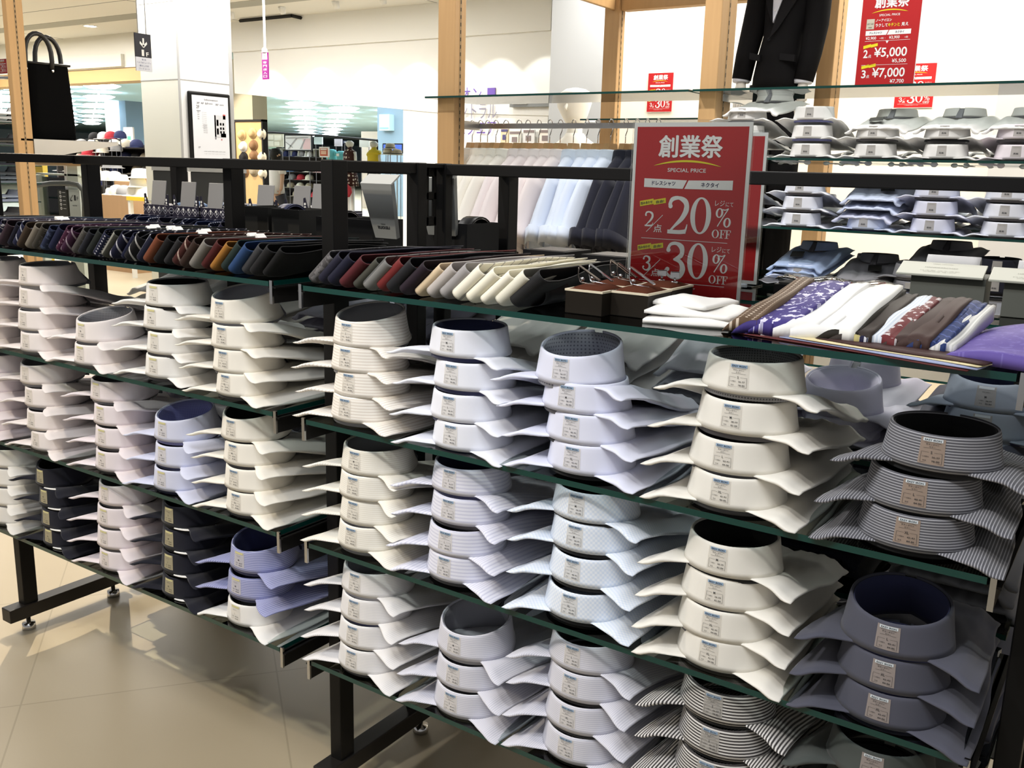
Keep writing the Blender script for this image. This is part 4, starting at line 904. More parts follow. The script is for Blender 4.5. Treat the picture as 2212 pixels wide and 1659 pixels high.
for i, (x0, x1) in enumerate(((.722, .815), (.822, .915))):
    t = thing('clear_lid_box', 'black flat box with a clear plastic lid, %s one of two' % ['left', 'right'][i], 'box', ((x0+x1)/2, .50, ZG), group='clear lidded boxes'); w = (x1-x0)/2
    MB().box(-w, w, -.04, .06, 0, .024).build('box_tray', BC, t)
    MB().sheet(lambda u, v: Vector(((u-.5)*2*w*.98, -.038+.096*v, .033+.003*math.sin(7*u+3*v+i)+.002*math.sin(13*v))), 12, 8, (0, 0, -.0012)).build('clear_lid', M['clearplast'], t, True)
    MB().box(-w*.9, w*.9, -.03, .05, .0245, .027).build('contents', mat('dark_contents', (.07, .065, .06), .7), t)
# ------------------------------------------------------------------ wooden fixture behind: posts, beams, glass shelves
YF = 2.2
def wood_post(u0, u1, u2, v, Y, label, top=2.36):
    a, b = at(u0, v, Y), at(u1, v, Y); y2 = atX(u2, v, b.x).y
    t = thing('wooden_post', label, 'post', ((a.x+b.x)/2, Y, 0), group=None); w = (b.x-a.x)/2
    bevel(MB().box(-w, w, 0, y2-Y, 0, top).build('timber', M['wood'], t), .004)
    mb = MB()
    MB().box(w-.001, w+.0012, (y2-Y)*.5-.006, (y2-Y)*.5+.006, .3, top-.1).build('slotted_strip', mat('slot_strip', (.33, .22, .11), .5), t)
    for k in range(40):
        z = 1.10+k*.03
        if z < top-.12: mb.box(w+.0012, w+.0018, (y2-Y)*.5-.002, (y2-Y)*.5+.002, z, z+.015)
    mb.build('slots', M['black'], t)
    return t, Vector((a.x, Y, 0)), Vector((b.x, y2, 0))
TOPZ = 2.30
p1 = wood_post(945, 981, 1005, 200, YF, 'blond wooden post left of the hanging shirts', TOPZ)
p2 = wood_post(1515, 1552, 1585, 130, YF, 'blond wooden post right of the hanging shirts, left of the suit', TOPZ)
p3 = wood_post(1303, 1334, 1348, 100, 3.60, 'blond wooden post behind the hanging shirts, in front of the cream wall', TOPZ)
p4 = wood_post(1772, 1808, 1828, 60, 3.58, 'blond wooden post partly hidden by the dark suit', TOPZ)
zb = at(1330, 22, 3.6).z
t = thing('wooden_beam_frame', 'blond wooden beams joining the tops of the posts', 'beam', (0, 0, 0))
for (x0, x1, y0, y1) in ((p1[1].x+.08, p1[2].x-.0, YF+.06, 3.60), (p2[1].x+.03, p2[2].x, YF+.06, 3.58)):
    bevel(MB().box(x0-.01, x1, y0, y1, zb, zb+.12).build('cross_beam', M['wood'], t), .004)
bevel(MB().box(p3[2].x, p4[1].x, 3.62, 3.69, zb, zb+.12).build('long_beam', M['wood'], t), .004)
bevel(MB().box(p1[2].x, p2[1].x, YF+.01, YF+.08, zb, zb+.12).build('long_beam', M['wood'], t), .004)
X2 = p2[2].x
glass_shelf(p1[1].x-.03, p2[1].x-.02, YF-.05, YF+.33, 1.590, 'clear glass shelf above the hanging shirts', .008)
FZ = (1.590, 1.355, 1.120, .885, .65)
for k, z in enumerate(FZ): glass_shelf(X2-.07, X2+1.12, YF-.05, YF+.36, z, '%s glass shelf of the rear shirt display, by the suit' % ['highest', 'second', 'third', 'fourth', 'fifth'][k], .008)
glass_shelf(p3[2].x-.04, p4[1].x+.04, 3.30, 3.64, at(1400, 258, 3.4).z, 'glass shelf fixed between the two rear wooden posts', .008)
for k, z in enumerate(FZ):  # stock on the far side of the display is carried by the same brackets
    pass
t = thing('shelf_bracket_set', 'steel brackets under the glass shelves right of the suit side post', 'bracket', (X2, YF+.05, 0))
for z in FZ: MB().box(.001, .006, .0, .30, z-.035, z-.0085).build('bracket', M['chrome'], t)
# shirts on the rear display
def W2(c, lev): return '%s stack, rear display %s shelf' % (c, lev)
cx = [-.025, .215, .432, .650, .862]
Y2 = YF-.03; G2 = 'shirts on the rear display'
kw = dict(sticker='silver', band='silver', kind='C', y=Y2)
def st2(x, zs, fab, lin, desc, where, **k):
    stack(x, zs, fab, lin, desc, where, sizes=['M']*len(zs), group=G2+' '+where.split('display ')[1], **{**kw, **k})
st2(cx[0], (1.494, 1.432, 1.371), 'white', 'Lgrey', 'white boxed shirt', W2('far left', 'second'))
st2(cx[1], (1.494, 1.432, 1.371), 'white', ['Lviolet', 'Lviolet', 'Ldark'], 'white boxed shirt', W2('second', 'second'))
st2(cx[2], (1.432, 1.371), 'white', 'Ldark', 'white boxed shirt', W2('third', 'second'))
st2(cx[3], (1.432, 1.371), 'white', 'Lblack', 'white boxed shirt', W2('fourth', 'second'))
st2(cx[4], (1.432, 1.371), 'pink', 'Ldark', 'palest pink boxed shirt', W2('far right', 'second'))
st2(cx[1]-.01, (1.249, 1.192, 1.136), 'cool', 'Ldark', 'cool white boxed shirt', W2('second', 'third'))
st2(cx[2], (1.136,), 'ltblue', 'Lnavy', 'light blue boxed shirt', W2('third', 'third'))
st2(cx[3]-.01, (1.249, 1.192, 1.136), 'lavwhite', 'Ldark', 'lavender white boxed shirt', W2('fourth', 'third'))
st2(cx[4]-.01, (1.249, 1.192, 1.136), 'cool', 'Ldark', 'cool white boxed shirt', W2('far right', 'third'))
st2(cx[0]-.02, (1.249, 1.192, 1.136), 'cool', 'Ldark', 'cool white boxed shirt', W2('far left', 'third'))
st2(cx[1]+.01, (.958, .901), 'ltblue', 'Ldark', 'light blue boxed shirt', W2('second', 'fourth'))
st2(cx[3]-.05, (.985, .93, .901), 'grey', 'Ldark', 'grey boxed shirt', W2('fourth', 'fourth'))
st2(cx[4]-.01, (1.02, .958, .901), 'navyblack', 'Lblack', 'black boxed shirt', W2('far right', 'fourth'))
def front_shirt(x, z, fab, label, tagcol=(.10, .10, .10), tagx=.03, grp=G2+' laid front up', tg=True):
    o = shirt((x, Y2+.335, z+.022), PI+random.uniform(-.05, .05), fab, 'Lgrey' if fab in ('white', 'ltblue', 'lav') else 'Ldark', 2, 'flat', None, label=label, group=grp)
    for ch in o.children:
        if ch.name.startswith('collar'): ch.scale = (1, 1, .62)
    if tg:
        Mx = Matrix.Translation((tagx, .215, -.008)) @ Matrix.Rotation(-.20, 4, 'X')
        MB().box(-.022, .022, -.035, .035, .0, .0012, 0, Mx @ Matrix.Rotation(.2, 4, 'Z')).build('hang_tag', mat('hang_tag_card', tagcol, .5), o)
    return o
front_shirt(cx[2]+.01, 1.475, 'white', 'white front up shirt with grey tag, third stack, rear display second shelf', (.10, .10, .10)); front_shirt(cx[3]+.01, 1.475, 'white', 'white shirt laid front up, fourth stack, rear display second shelf', tg=False)
front_shirt(cx[4]+.01, 1.475, 'white', 'white front up shirt, far right stack, rear display second shelf', tg=False)
front_shirt(cx[0]+.02, 1.535, 'white', 'white front up shirt, far left stack, rear display second shelf', tg=False)
front_shirt(cx[2], 1.245, 'ltblue', 'light blue shirt with black tag, top of the rear display third shelf', (.015, .015, .015), -.03); front_shirt(cx[2], 1.215, 'ltblue', 'light blue shirt under the black tagged one, rear display third shelf', tg=False); front_shirt(cx[2], 1.185, 'lav', 'bluish shirt at the bottom of three, rear display third shelf', tg=False)
front_shirt(cx[1], 1.005, 'blue', 'blue shirt laid front up with dark tag, rear display fourth shelf', (.05, .05, .05)); front_shirt(cx[1], .985, 'blue', 'blue shirt under the tagged blue one, rear display fourth shelf', tg=False)
front_shirt(cx[2], .975, 'grey', 'grey shirt laid front up with black tag, rear display fourth shelf', (.012, .012, .012), -.02); front_shirt(cx[3]+.02, 1.035, 'grey', 'dark grey shirt behind the round grey collar, rear display fourth shelf', tg=False)
# shirts standing behind them, on the far half of the display
for k, z in enumerate((1.355, 1.12, .885)):
    for i, x in enumerate((.06, .30, .52, .74, .95)):
        for j in range(2):
            fb = [['white', 'white', 'white'], ['blueg', 'cool', 'grey'], ['cream', 'grey', 'slate']][k][(i+j) % 3]
            shirt((x, YF+.78, z+.0+.055*j), PI, fb, 'Lgrey', j, 'flat', None, label='%s shirt facing away, %s at the back of the rear display %s shelf, %s' % (fb.replace('blueg', 'blue grey').replace('cool', 'cool white'), nth(i), ['second', 'third', 'fourth'][k], ['lower', 'upper'][j]), group='shirts at the back of the rear display')
glassback = [glass_shelf(X2-.07, X2+1.12, YF+.42, YF+.80, z, '%s glass shelf at the back of the rear display' % n, .008) for z, n in ((1.355, 'highest'), (1.12, 'middle'), (.885, 'lower'))]

# price signs of the rear display
zf = FZ[0]
c0 = at(1842, 182, 2.33); c1 = at(1970, 178, 2.33); wS = c1.x-c0.x
t, fn = sign_base('price_sign', 'red sign with 5,000 and 7,000 yen prices above the rear display', (c0.x+c1.x)/2+.006, 2.33, zf, 0, wS, at(1853, 3, 2.33).z-zf+.03, 0, False); price_print(t, fn)
def far_sign(u0, v0, u1, v1, Y, label):
    a, b = at(u0, v0, Y), at(u1, v1, Y); t, fn = sign_base('price_sign', label, (a.x+b.x)/2, Y, b.z, 0, b.x-a.x, a.z-b.z, 0, False); percent_print(t, fn); return t
far_sign(1401, 158, 1451, 243, 5.592, 'small red 20 and 30 percent sign left of the suit, on the cream wall')
far_sign(1940, 138, 2014, 234, 5.592, 'small red 30 percent sign behind the rear display')
far_sign(-6, 128, 17, 160, 3.0, 'red sign at the left edge above folded shirts')
for (u, v, Y) in ():
    c = at(u, v, Y); t = thing('sign_pole', 'thin steel sign pole at the %s' % ('left of the suit' if u < 1500 else 'back of the rear display'), 'pole', (c.x, Y+.01, 0)); MB().tube([(0, 0, .0), (0, 0, at(u, 170, Y).z)], .006, 8).lathe([(.12, 0), (.12, .012), (.01, .016)], 20).build('pole', M['chrome'], t, True)

# ------------------------------------------------------------------ shirts hanging on the rail
YR = 2.42; ZR = at(1190, 272, YR).z
t = thing('garment_rail', 'flat steel rail carrying the hanging shirts', 'clothes rail', (0, 0, 0))
MB().box(p1[2].x-.04, p2[1].x+.02, YR-.004, YR+.004, ZR-.011, ZR+.011).build('bar', M['steel'], t)
for x in (p1[2].x-.03, p2[1].x+.01): MB().box(x-.006, x+.006, YR-.2, YR+.006, ZR-.018, ZR+.018).build('rail_bracket', M['steel'], t)
def hang_mesh(seed):
    r = random.Random(seed); ph = [r.uniform(0, 6) for _ in range(4)]
    # profile rows: z below neck, half width along y, half thickness along x
    rows = [(0, .060, .030), (-.020, .082, .034), (-.048, .125, .034), (-.082, .172, .032), (-.115, .202, .030), (-.17, .214, .034), (-.22, .212, .042), (-.34, .212, .046), (-.5, .218, .05), (-.66, .224, .052), (-.70, .224, .05)]
    n = 32; vs = []
    for k, (z, w, th) in enumerate(rows):
        for j in range(n):
            a = 2*PI*j/n; c, s = math.cos(a), math.sin(a)
            fo = 1+(.35*math.sin(5*a+ph[0])+.25*math.sin(9*a+ph[1]))*sst(-.05, -.5, z)
            vs.append(Vector((th*s*fo, w*math.copysign(abs(c)**.8, c), z)))
    fs = [(k*n+(j+1) % n, k*n+j, (k+1)*n+j, (k+1)*n+(j+1) % n) for k in range(len(rows)-1) for j in range(n)]
    fs.append(tuple(range(n)))
    return mesh_data('shirt_body', vs, fs, [M['white']], True, [(v.z, v.y) for v in vs])
def sleeve_mesh(seed, sgn):
    r = random.Random(seed+50); ph = [r.uniform(0, 6) for _ in range(3)]; vs = []; n = 18; K = 9
    for k in range(K+1):
        s = k/K; c = Vector((.004*math.sin(4*s+ph[0]), sgn*(.155+.150*s-.03*s*s), -.115-.27*s**1.05)); w = .072+.022*s; th = .024+.020*s
        d = Vector((0, sgn*.46, -.89)); nrm = Vector((0, sgn*.89, .46))
        for j in range(n):
            a = 2*PI*j/n; f = 1+(.25*math.sin(3*a+ph[1]+3*s)+.12*math.sin(5*a+ph[2]))*s; vs.append(c+nrm*(w*math.cos(a))+Vector((1, 0, 0))*(th*math.sin(a)*f))
    fs = [(k*n+j, k*n+(j+1) % n, (k+1)*n+(j+1) % n, (k+1)*n+j) for k in range(K) for j in range(n)]; fs.append(tuple(range(n-1, -1, -1)))
    # a folded hem inside the cuff so the opening has depth
    m = len(vs); vs += [vs[K*n+j]*.94+sum((vs[K*n+q] for q in range(n)), Vector())/n*.06+Vector((0, 0, .07)) for j in range(n)]
    fs += [(K*n+j, K*n+(j+1) % n, m+(j+1) % n, m+j) for j in range(n)]+[tuple(m+j for j in range(n))]
    return mesh_data('sleeve', vs, fs, [M['white']], True, [(v.z, v.y) for v in vs])
def hcollar_mesh():
    vs = []; n = 30; P = 2.5
    rows = [(.070, .064, -.050), (.066, .060, -.020), (.058, .053, .016), (.052, .047, .024), (.047, .043, .016), (.045, .041, -.035)]
    for i in range(n+1):
        a = -P+2*P*i/n   # opening faces +y
        for (ry, rx, z) in rows:
            e = max(0, abs(a)-1.9); vs.append(Vector((rx*math.sin(a), -ry*math.cos(a)+.004, z-(.02*e if rx > .042 and z < 0 else 0)-.012*(1-math.cos(a))/2)))
    k = len(rows); fs = [(i*k+j, (i+1)*k+j, (i+1)*k+j+1, i*k+j+1) for i in range(n) for j in range(k-1)]+[(i*k+k-1, (i+1)*k+k-1, (i+1)*k, i*k) for i in range(n)]
    # the nape lies towards -x seen from the rail, so turn the ring
    vs = [Vector((v.x, v.y, v.z)) for v in vs]
    return mesh_data('shirt_collar', vs, fs, [M['white']], True, [(v.z, v.y) for v in vs])
HM = [hang_mesh(i) for i in range(3)]; SL = {s: [sleeve_mesh(i, s) for i in range(3)] for s in (-1, 1)}; HC = hcollar_mesh()
def hook_mesh():
    pts = [Vector((0, 0, 0)), Vector((0, 0, .03)), Vector((.0, .012, .05))]
    for i in range(9): a = -.5+i*.46; pts.append(Vector((0, .019*math.cos(a), .076+.019*math.sin(a))))
    mb = MB().tube(pts, .0021, 6); return mesh_data('hook', mb.v, mb.f, [M['chrome']], True)
HK = hook_mesh()
mb = MB(); mb.prism([Vector((-.012, -.046, -.026)), Vector((-.012, .046, -.026)), Vector((-.012, .030, .016)), Vector((-.012, -.030, .016))], (.024, 0, 0)); HW = mesh_data('hanger_neck', mb.v, mb.f, [M['hangwood']], False)
mb = MB()
HA = []
for s in (-1, 1):
    mb = MB().tube([Vector((0, s*.03, -.040)), Vector((0, s*.10, -.088)), Vector((0, s*.16, -.122))], [.009, .008, .009], 8); HA.append(mesh_data('hanger_arm', mb.v, mb.f, [M['hangwood']], True))
CL = {'cream': (C['cream'], 'cream'), 'pinkw': (cloth('blush_cotton', (.80, .73, .73)), 'blush pink'), 'lblue': (cloth('pale_sky_cotton', (.66, .73, .86)), 'pale blue'), 'navy': (cloth('midnight_cotton', (.016, .017, .028)), 'midnight navy')}
hk = [220, 315, 395, 490, 605, 755, 855, 980, 1105, 1225, 1375, 1525, 1655, 1800, 1970]
hk = [980+q/5.267 for q in hk]+[1378, 1400, 1424]
kinds = ['cream']*5+['pinkw']*5+['lblue']*4+['navy']*4
cnt = {}
for i, (u, kd) in enumerate(zip(hk, kinds)):
    P = at(u, 264, YR); m, nm = CL[kd]; j = cnt.get(kd, 0); cnt[kd] = j+1
    hg = thing('shirt_hanger', 'wooden hanger of the %s %s hanging shirt from left' % (nth(j), nm), 'hanger', (P.x, YR, ZR-.088), (0, 0, random.uniform(-.08, .08)), 'wooden hangers on the rail')
    link('hanger_neck', HW, hg, (0, 0, .0)); link('hanger_arm', HA[0], hg); link('hanger_arm', HA[1], hg); link('hook', HK, hg, (0, -.004, .018))
    t = thing('hanging_shirt', '%s short-sleeved shirt, %s of its colour from left on the rail' % (nm, nth(j)), 'shirt', (P.x, YR, ZR-.124), (0, 0, hg.rotation_euler.z), 'shirts hanging on the rail')
    b = link('shirt_body', HM[i % 3], t); setm(b, m)
    for s in (-1, 1): q = link('sleeve', SL[s][i % 3], t); setm(q, m)
    cc = link('shirt_collar', HC, t, (0, 0, .004)); setm(cc, m)

# ------------------------------------------------------------------ dressed torso in a dark suit
SUIT = mat('black_suit_wool', (.0085, .008, .0085), .85, spec=.1, bump=(900, .3)); WSH = C['cool']; SKIN = mat('ivory_mannequin', (.72, .68, .60), .4)
Ym = 3.2; k0 = at(1690, 100, Ym); s_ = (at(1700, 100, Ym)-at(1690, 100, Ym)).length/10    # metres per pixel there
t = thing('suit_mannequin', 'dark suit with white shirt on a mannequin beside the wooden post', 'mannequin', (k0.x, Ym, 0))
def zz(v): return at(1690, v, Ym).z
def xx_(u): return at(u, 100, Ym).x-k0.x
def loft(rows, n=28, sq=.85):
    vs = []
    for (z, xc, w, d) in rows:
        for j in range(n):
            a = 2*PI*j/n; c, s = math.cos(a), math.sin(a); vs.append(Vector((xc+w*math.copysign(abs(c)**sq, c), d*math.copysign(abs(s)**sq, s), z)))
    fs = [(k*n+j, k*n+(j+1) % n, (k+1)*n+(j+1) % n, (k+1)*n+j) for k in range(len(rows)-1) for j in range(n)]
    fs += [tuple(range(n-1, -1, -1)), tuple((len(rows)-1)*n+j for j in range(n))]
    return vs, fs
rows = [(zz(192), xx_(1686), 50*s_, .115), (zz(170), xx_(1687), 50*s_, .12), (zz(120), xx_(1690), 45*s_, .115), (zz(80), xx_(1695), 42*s_, .11), (zz(40), xx_(1700), 47*s_, .12), (zz(0), xx_(1702), 52*s_, .12), (zz(-45), xx_(1703), 58*s_, .11), (zz(-62), xx_(1703), 46*s_, .095), (zz(-74), xx_(1703), 22*s_, .07)]
v, f = loft(rows); mb = MB(); mb.add(v, f); mb.build('jacket_body', SUIT, t, True)
for sd, pts in ((-1, [(1650, -48), (1642, 0), (1632, 60), (1622, 120), (1616, 172)]), (1, [(1752, -48), (1764, 0), (1766, 60), (1760, 120), (1750, 178)])):
    P = [Vector((xx_(u), -.03-.02*(i/4), zz(v_))) for i, (u, v_) in enumerate(pts)]
    MB().tube(P, [.062, .058, .052, .047, .043], 14).build('sleeve', SUIT, t, True)
    e = P[-1]; MB().tube([e+Vector((0, 0, .005)), e+Vector((0, -.002, -.012))], [.040, .038], 14).build('shirt_cuff', WSH, t, True)
    hd = MB().tube([e+Vector((0, 0, -.005)), e+Vector((.0, -.004, -.04)), e+Vector((.004, -.01, -.09))], [.020, .026, .022], 10)
    h = hd.build('hand', SKIN, t, True)
    for q in range(4): MB().tube([e+Vector((-.018+.012*q, -.012, -.085)), e+Vector((-.019+.0125*q, -.018, -.125)), e+Vector((-.016+.011*q, -.012, -.155-.006*(q in (1, 2)))) ], [.0075, .007, .005], 6).build('finger', SKIN, h, True)
    MB().tube([e+Vector((sd*-.02, -.012, -.04)), e+Vector((sd*-.036, -.022, -.075)), e+Vector((sd*-.034, -.025, -.10))], [.009, .008, .006], 6).build('thumb', SKIN, h, True)
yj = -.128
def fl(u, v_, o=0): return Vector((xx_(u), yj-o, zz(v_)))
mb = MB().prism([fl(1683, -70), fl(1720, -70), fl(1712, -20), fl(1700, 20), fl(1687, 58), fl(1684, 20)], (0, .02, 0)); mb.build('shirt_front', WSH, t)
for i, vv in enumerate((5, 32)): MB().lathe([(0, 0), (.004, 0), (.004, .002), (0, .002)], 10, M=Matrix.Translation((xx_(1690), yj-.002, zz(vv))) @ Matrix.Rotation(PI/2, 4, 'X')).build('button', M['paper'], t)
LAP = mat('suit_lapel', (.011, .0105, .0115), .8, spec=.12)
MB().prism([fl(1683, -70, .004), fl(1684, 0, .004), fl(1686, 60, .004), fl(1674, 28, .004), fl(1664, -10, .004), fl(1660, -70, .004)], (0, .006, 0)).build('lapel', LAP, t)
MB().prism([fl(1722, -70, .004), fl(1710, 0, .004), fl(1690, 62, .004), fl(1682, 92, .004), fl(1700, 70, .004), fl(1724, 30, .004), fl(1745, -5, .004), fl(1748, -70, .004)], (0, .006, 0)).build('lapel', LAP, t)
MB().lathe([(0, 0), (.007, 0), (.008, .003), (0, .004)], 12, M=Matrix.Translation((xx_(1681), yj+.004, zz(92))) @ Matrix.Rotation(PI/2, 4, 'X')).build('jacket_button', M['boxblack'], t)
for (a, b, c, d) in ((1706, 122, 1738, 127), (1642, 118, 1664, 124)): MB().prism([fl(a, b, -.006), fl(c, d, -.006), fl(c, d+14, -.006), fl(a, b+14, -.006)], (0, .02, 0)).build('pocket_flap', LAP, t)
mb = MB()
for q in (-1, 1): mb.tube([Vector((xx_(1687)+q*.055, 0, zz(185))), Vector((xx_(1687)+q*.06, 0, zz(260))), Vector((xx_(1687)+q*.06, 0, .72))], [.072, .066, .055], 14)
mb.build('trousers', SUIT, t, True); MB().box(xx_(1687)-.28, xx_(1687)+.28, -.22, .22, .66, .72).box(xx_(1687)-.25, xx_(1687)+.25, -.2, .2, 0, .66).build('plinth', M['white'], t)

# ------------------------------------------------------------------ white mannequin head beyond the hanging shirts
WM = mat('white_mannequin', (.86, .85, .80), .35); BGM = mat('cream_stole', (.74, .69, .56), .7)
Yh = 4.6; c = at(1243, 228, Yh); q = (at(1253, 228, Yh)-c).length/10
t = thing('mannequin_bust', 'white mannequin head and shoulders in front of the grey column', 'mannequin', (c.x, Yh, 0))
Zh = lambda v_: at(1243, v_, Yh).z; Xh = lambda u: at(u, 228, Yh).x-c.x
v, f = loft([(Zh(266), Xh(1243), 17*q, .07), (Zh(250), Xh(1242), 25*q, .085), (Zh(232), Xh(1240), 32*q, .10), (Zh(215), Xh(1241), 35*q, .11), (Zh(202), Xh(1243), 31*q, .105), (Zh(193), Xh(1243), 18*q, .07), (Zh(190), Xh(1243), 5*q, .02)], 24, 1)
mb = MB(); mb.add(v, f); mb.build('head', WM, t, True)
mb = MB().tube([Vector((Xh(1241), -.095, Zh(226))), Vector((Xh(1240), -.115, Zh(236))), Vector((Xh(1240), -.10, Zh(240)))], [.008, .013, .008], 8); mb.build('nose', WM, t, True)
MB().tube([Vector((Xh(1243), .0, Zh(262))), Vector((Xh(1243), 0, Zh(300)))], [.052, .056], 16).build('neck', WM, t, True)
v, f = loft([(.75, Xh(1245), 40*q, .12), (Zh(380), Xh(1245), 44*q, .12), (Zh(330), Xh(1245), 52*q, .11), (Zh(310), Xh(1245), 40*q, .09), (Zh(296), Xh(1244), 22*q, .07), (Zh(288), Xh(1244), 17*q, .06)], 24, 1)
mb = MB(); mb.add(v, f); mb.build('torso', WM, t, True); MB().tube([(0, 0, .0), (0, 0, .75)], .02, 10).lathe([(.16, 0), (.16, .012), (.02, .02)], 24).build('stand', M['chrome'], t, True)

# ------------------------------------------------------------------ left wooden unit with the black tote bag
p5 = wood_post(11, 30, 57, 230, 2.2, 'blond wooden post at the left edge beside the black bag', 2.75) if False else None
a = depthp = CAM+5.9*(_fw+(24-IMG_W/2)/F_PX*_rt-(230-IMG_H/2)/F_PX*_up)
YL = a.y
p5 = wood_post(22, 32, 66, 230, YL, 'blond wooden post at the left edge beside the black bag', 2.9)
xs0, xs1 = p5[1].x, p5[2].x
zsL = atX(110, 301, xs1).z; ye = atX(254, 304, xs1).y; y0L = p5[2].y
t = thing('steel_shelf', 'steel framed shelf carrying the black tote bag', 'shelf', (0, 0, 0))
bevel(MB().box(xs0-.9, xs1, YL+.02, ye, zsL-.016, zsL).build('shelf_board', mat('black_shelf_board', (.012, .012, .012), .5), t), .002)
mb = MB(); mb.prism([Vector((xs1, y0L, zsL-.002)), Vector((xs1, ye, zsL-.002)), Vector((xs1, ye, zsL-.02)), Vector((xs1, y0L, zsL-.13))], (.006, 0, 0)); mb.build('steel_bracket', M['steel'], t)
# tote bag: its broad side faces the aisle
XBG = xs1-.10; b0, b1 = atX(56, 299, XBG), atX(167, 299, XBG); bh = atX(110, 140, XBG).z-b0.z; BW = b1.y-b0.y
FELT = mat('black_felt', (.0035, .0035, .0037), .95, spec=.05); t = thing('tote_bag', 'black tote bag with two leather handles on the steel shelf', 'bag', (XBG-.04, (b0.y+b1.y)/2, zsL+.001), (0, 0, PI/2))
v, f = loft([(0, 0, BW/2*.97, .060), (.01, 0, BW/2, .065), (.08, 0, BW/2*1.0, .068), (bh*.5, 0, BW/2*.96, .062), (bh*.85, 0, BW/2*.91, .052), (bh*.97, 0, BW/2*.90, .047), (bh, .0, BW/2*.89, .044)], 32, .55); mb = MB(); mb.add(v, f); mb.build('bag_body', FELT, t, True)
MB().tube([Vector((-BW*.44, -.046, bh)), Vector((BW*.44, -.046, bh+.004)), Vector((BW*.44, .046, bh+.006)), Vector((-BW*.44, .046, bh+.002))], .008, 8, closed=True).build('rim_binding', LEA, t, True)
for yy, sh in ((-.05, -.06), (.05, .07)):
    hh = bh*.34; P = [Vector((-BW*.25+sh, yy, bh-.03))]+[Vector((-BW*.25*math.cos(PI*q/12)+sh, yy*1.15, bh+.02+hh*math.sin(PI*q/12)**.8)) for q in range(13)]+[Vector((BW*.25+sh, yy, bh-.03))]
    h = MB().tube(P, .015, 8).build('handle', LEA, t, True)
    for e in (P[0], P[-1]): MB().lathe([(.0, 0), (.008, 0), (.008, .004), (0, .005)], 12, M=Matrix.Translation(e+Vector((0, -.008, -.01))) @ Matrix.Rotation(PI/2, 4, 'X')).build('rivet', M['chrome'], h)
# folded shirts at the far left edge
xl = at(-25, 300, 3.0).x
for k, (vb, fab, n) in enumerate(((262, 'white', 3), (312, 'grey', 2), (356, 'slate', 2), (395, 'blueg', 3), (436, 'ltblue', 2), (475, 'grey', 2))):
    z0 = at(5, vb, 3.0).z
    for j in range(n):
        o = shirt((at(-34, vb, 3.0).x, 3.0+.33, z0+.036*j), PI, fab, 'Ldark', 0, 'flat', None, label='%s folded shirt at the left edge, %s from bottom, %s pile down' % ({'blueg': 'blue grey', 'ltblue': 'light blue', 'xx': ''}.get(fab, fab), nth(j), nth(k)), group='folded shirts at the left edge')
    glass_shelf(at(-130, vb, 3.0).x, at(2, vb, 3.0).x, 2.97, 3.34, z0-.001, '%s glass shelf at the left edge behind the wooden post' % nth(k), .008)
t = thing('garment_rail', 'steel hanging rail at the left edge above the white shirts', 'clothes rail', (0, 0, 0)); q0, q1 = at(-60, 168, 3.1), at(30, 168, 3.1); MB().tube([q0, q1], .012, 10).build('bar', M['chrome'], t, True)
# ------------------------------------------------------------------ the hall around: ceiling, walls, columns
CEIL = mat('white_ceiling', (.80, .79, .74), .8); WALLW = mat('white_wall', (.86, .86, .83), .7); WALLC = mat('cream_wall', (.86, .82, .72), .7); GREYW = mat('grey_column_paint', (.50, .52, .54), .7)
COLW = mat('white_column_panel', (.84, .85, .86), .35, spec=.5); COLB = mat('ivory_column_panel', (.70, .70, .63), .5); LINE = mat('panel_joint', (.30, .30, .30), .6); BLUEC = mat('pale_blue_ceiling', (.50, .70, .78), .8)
ORW = mat('orange_wood_band', (.70, .45, .20), .5)
HC, YB = 3.2, 8.2
struct(MB().box(-24, 6.5, 3.2, YB, HC, HC+.1).build('ceiling', CEIL), 'white ceiling of the mall aisle', 'ceiling')
# joints and a recessed strip in the ceiling
mb = MB()
for y in (4.9, 6.35): mb.box(-24, 6, y, y+.012, HC-.003, HC)
for x in (-14, -9.6, -6.2, -3.2, -.4): mb.box(x, x+.012, 3.2, YB, HC-.003, HC)
struct(mb.build('trim_1', LINE), 'dark joint lines between the ceiling panels', 'trim')
struct(MB().box(-24, -7.2, 7.05, 7.35, HC-.004, HC+.0).build('trim_2', mat('ceiling_slot', (.40, .40, .36), .7)), 'grey recessed strip across the left ceiling', 'trim')
# bulkhead with the wall washed by spotlights
xa, xb = at(505, 150, YB).x, at(1192, 150, YB).x
zl, zr_ = at(560, 200, YB).z, at(940, 243, YB).z
mb = MB(); mb.prism([Vector((xa, YB, HC)), Vector((xb, YB, HC)), Vector((xb, YB, at(1192, 250, YB).z)), Vector((at(940, 243, YB).x, YB, zr_)), Vector((xa, YB, zl))], (0, .25, 0))
struct(mb.build('wall_back', WALLW), 'white bulkhead wall washed by spotlights', 'wall')
struct(MB().box(xa, xb, YB-.05, YB, at(700, 100, YB).z, HC).build('trim_3', WALLW), 'shallow white frieze above the washed wall', 'trim')
# left bulkhead with wooden band
xl0, xl1 = -24, at(310, 140, YB).x
struct(MB().box(xl0, xl1, YB, YB+.3, at(200, 150, YB).z, HC).build('wall_left', mat('pale_bulkhead', (.80, .78, .70), .7)), 'pale bulkhead left of the white column', 'wall')
struct(MB().box(xl0, xl1+.3, YB+.02, YB+.35, at(200, 178, YB).z, at(200, 151, YB).z).build('trim_4', ORW), 'orange wooden band under the pale bulkhead', 'trim')
MBt = MB().box(at(140, 150, YB).x, at(270, 150, YB).x, YB-.06, YB, at(200, 148, YB).z, at(200, 122, YB).z); struct(MBt.build('trim_5', mat('bulkhead_panel', (.72, .71, .63), .7)), 'raised panel on the pale bulkhead', 'trim')
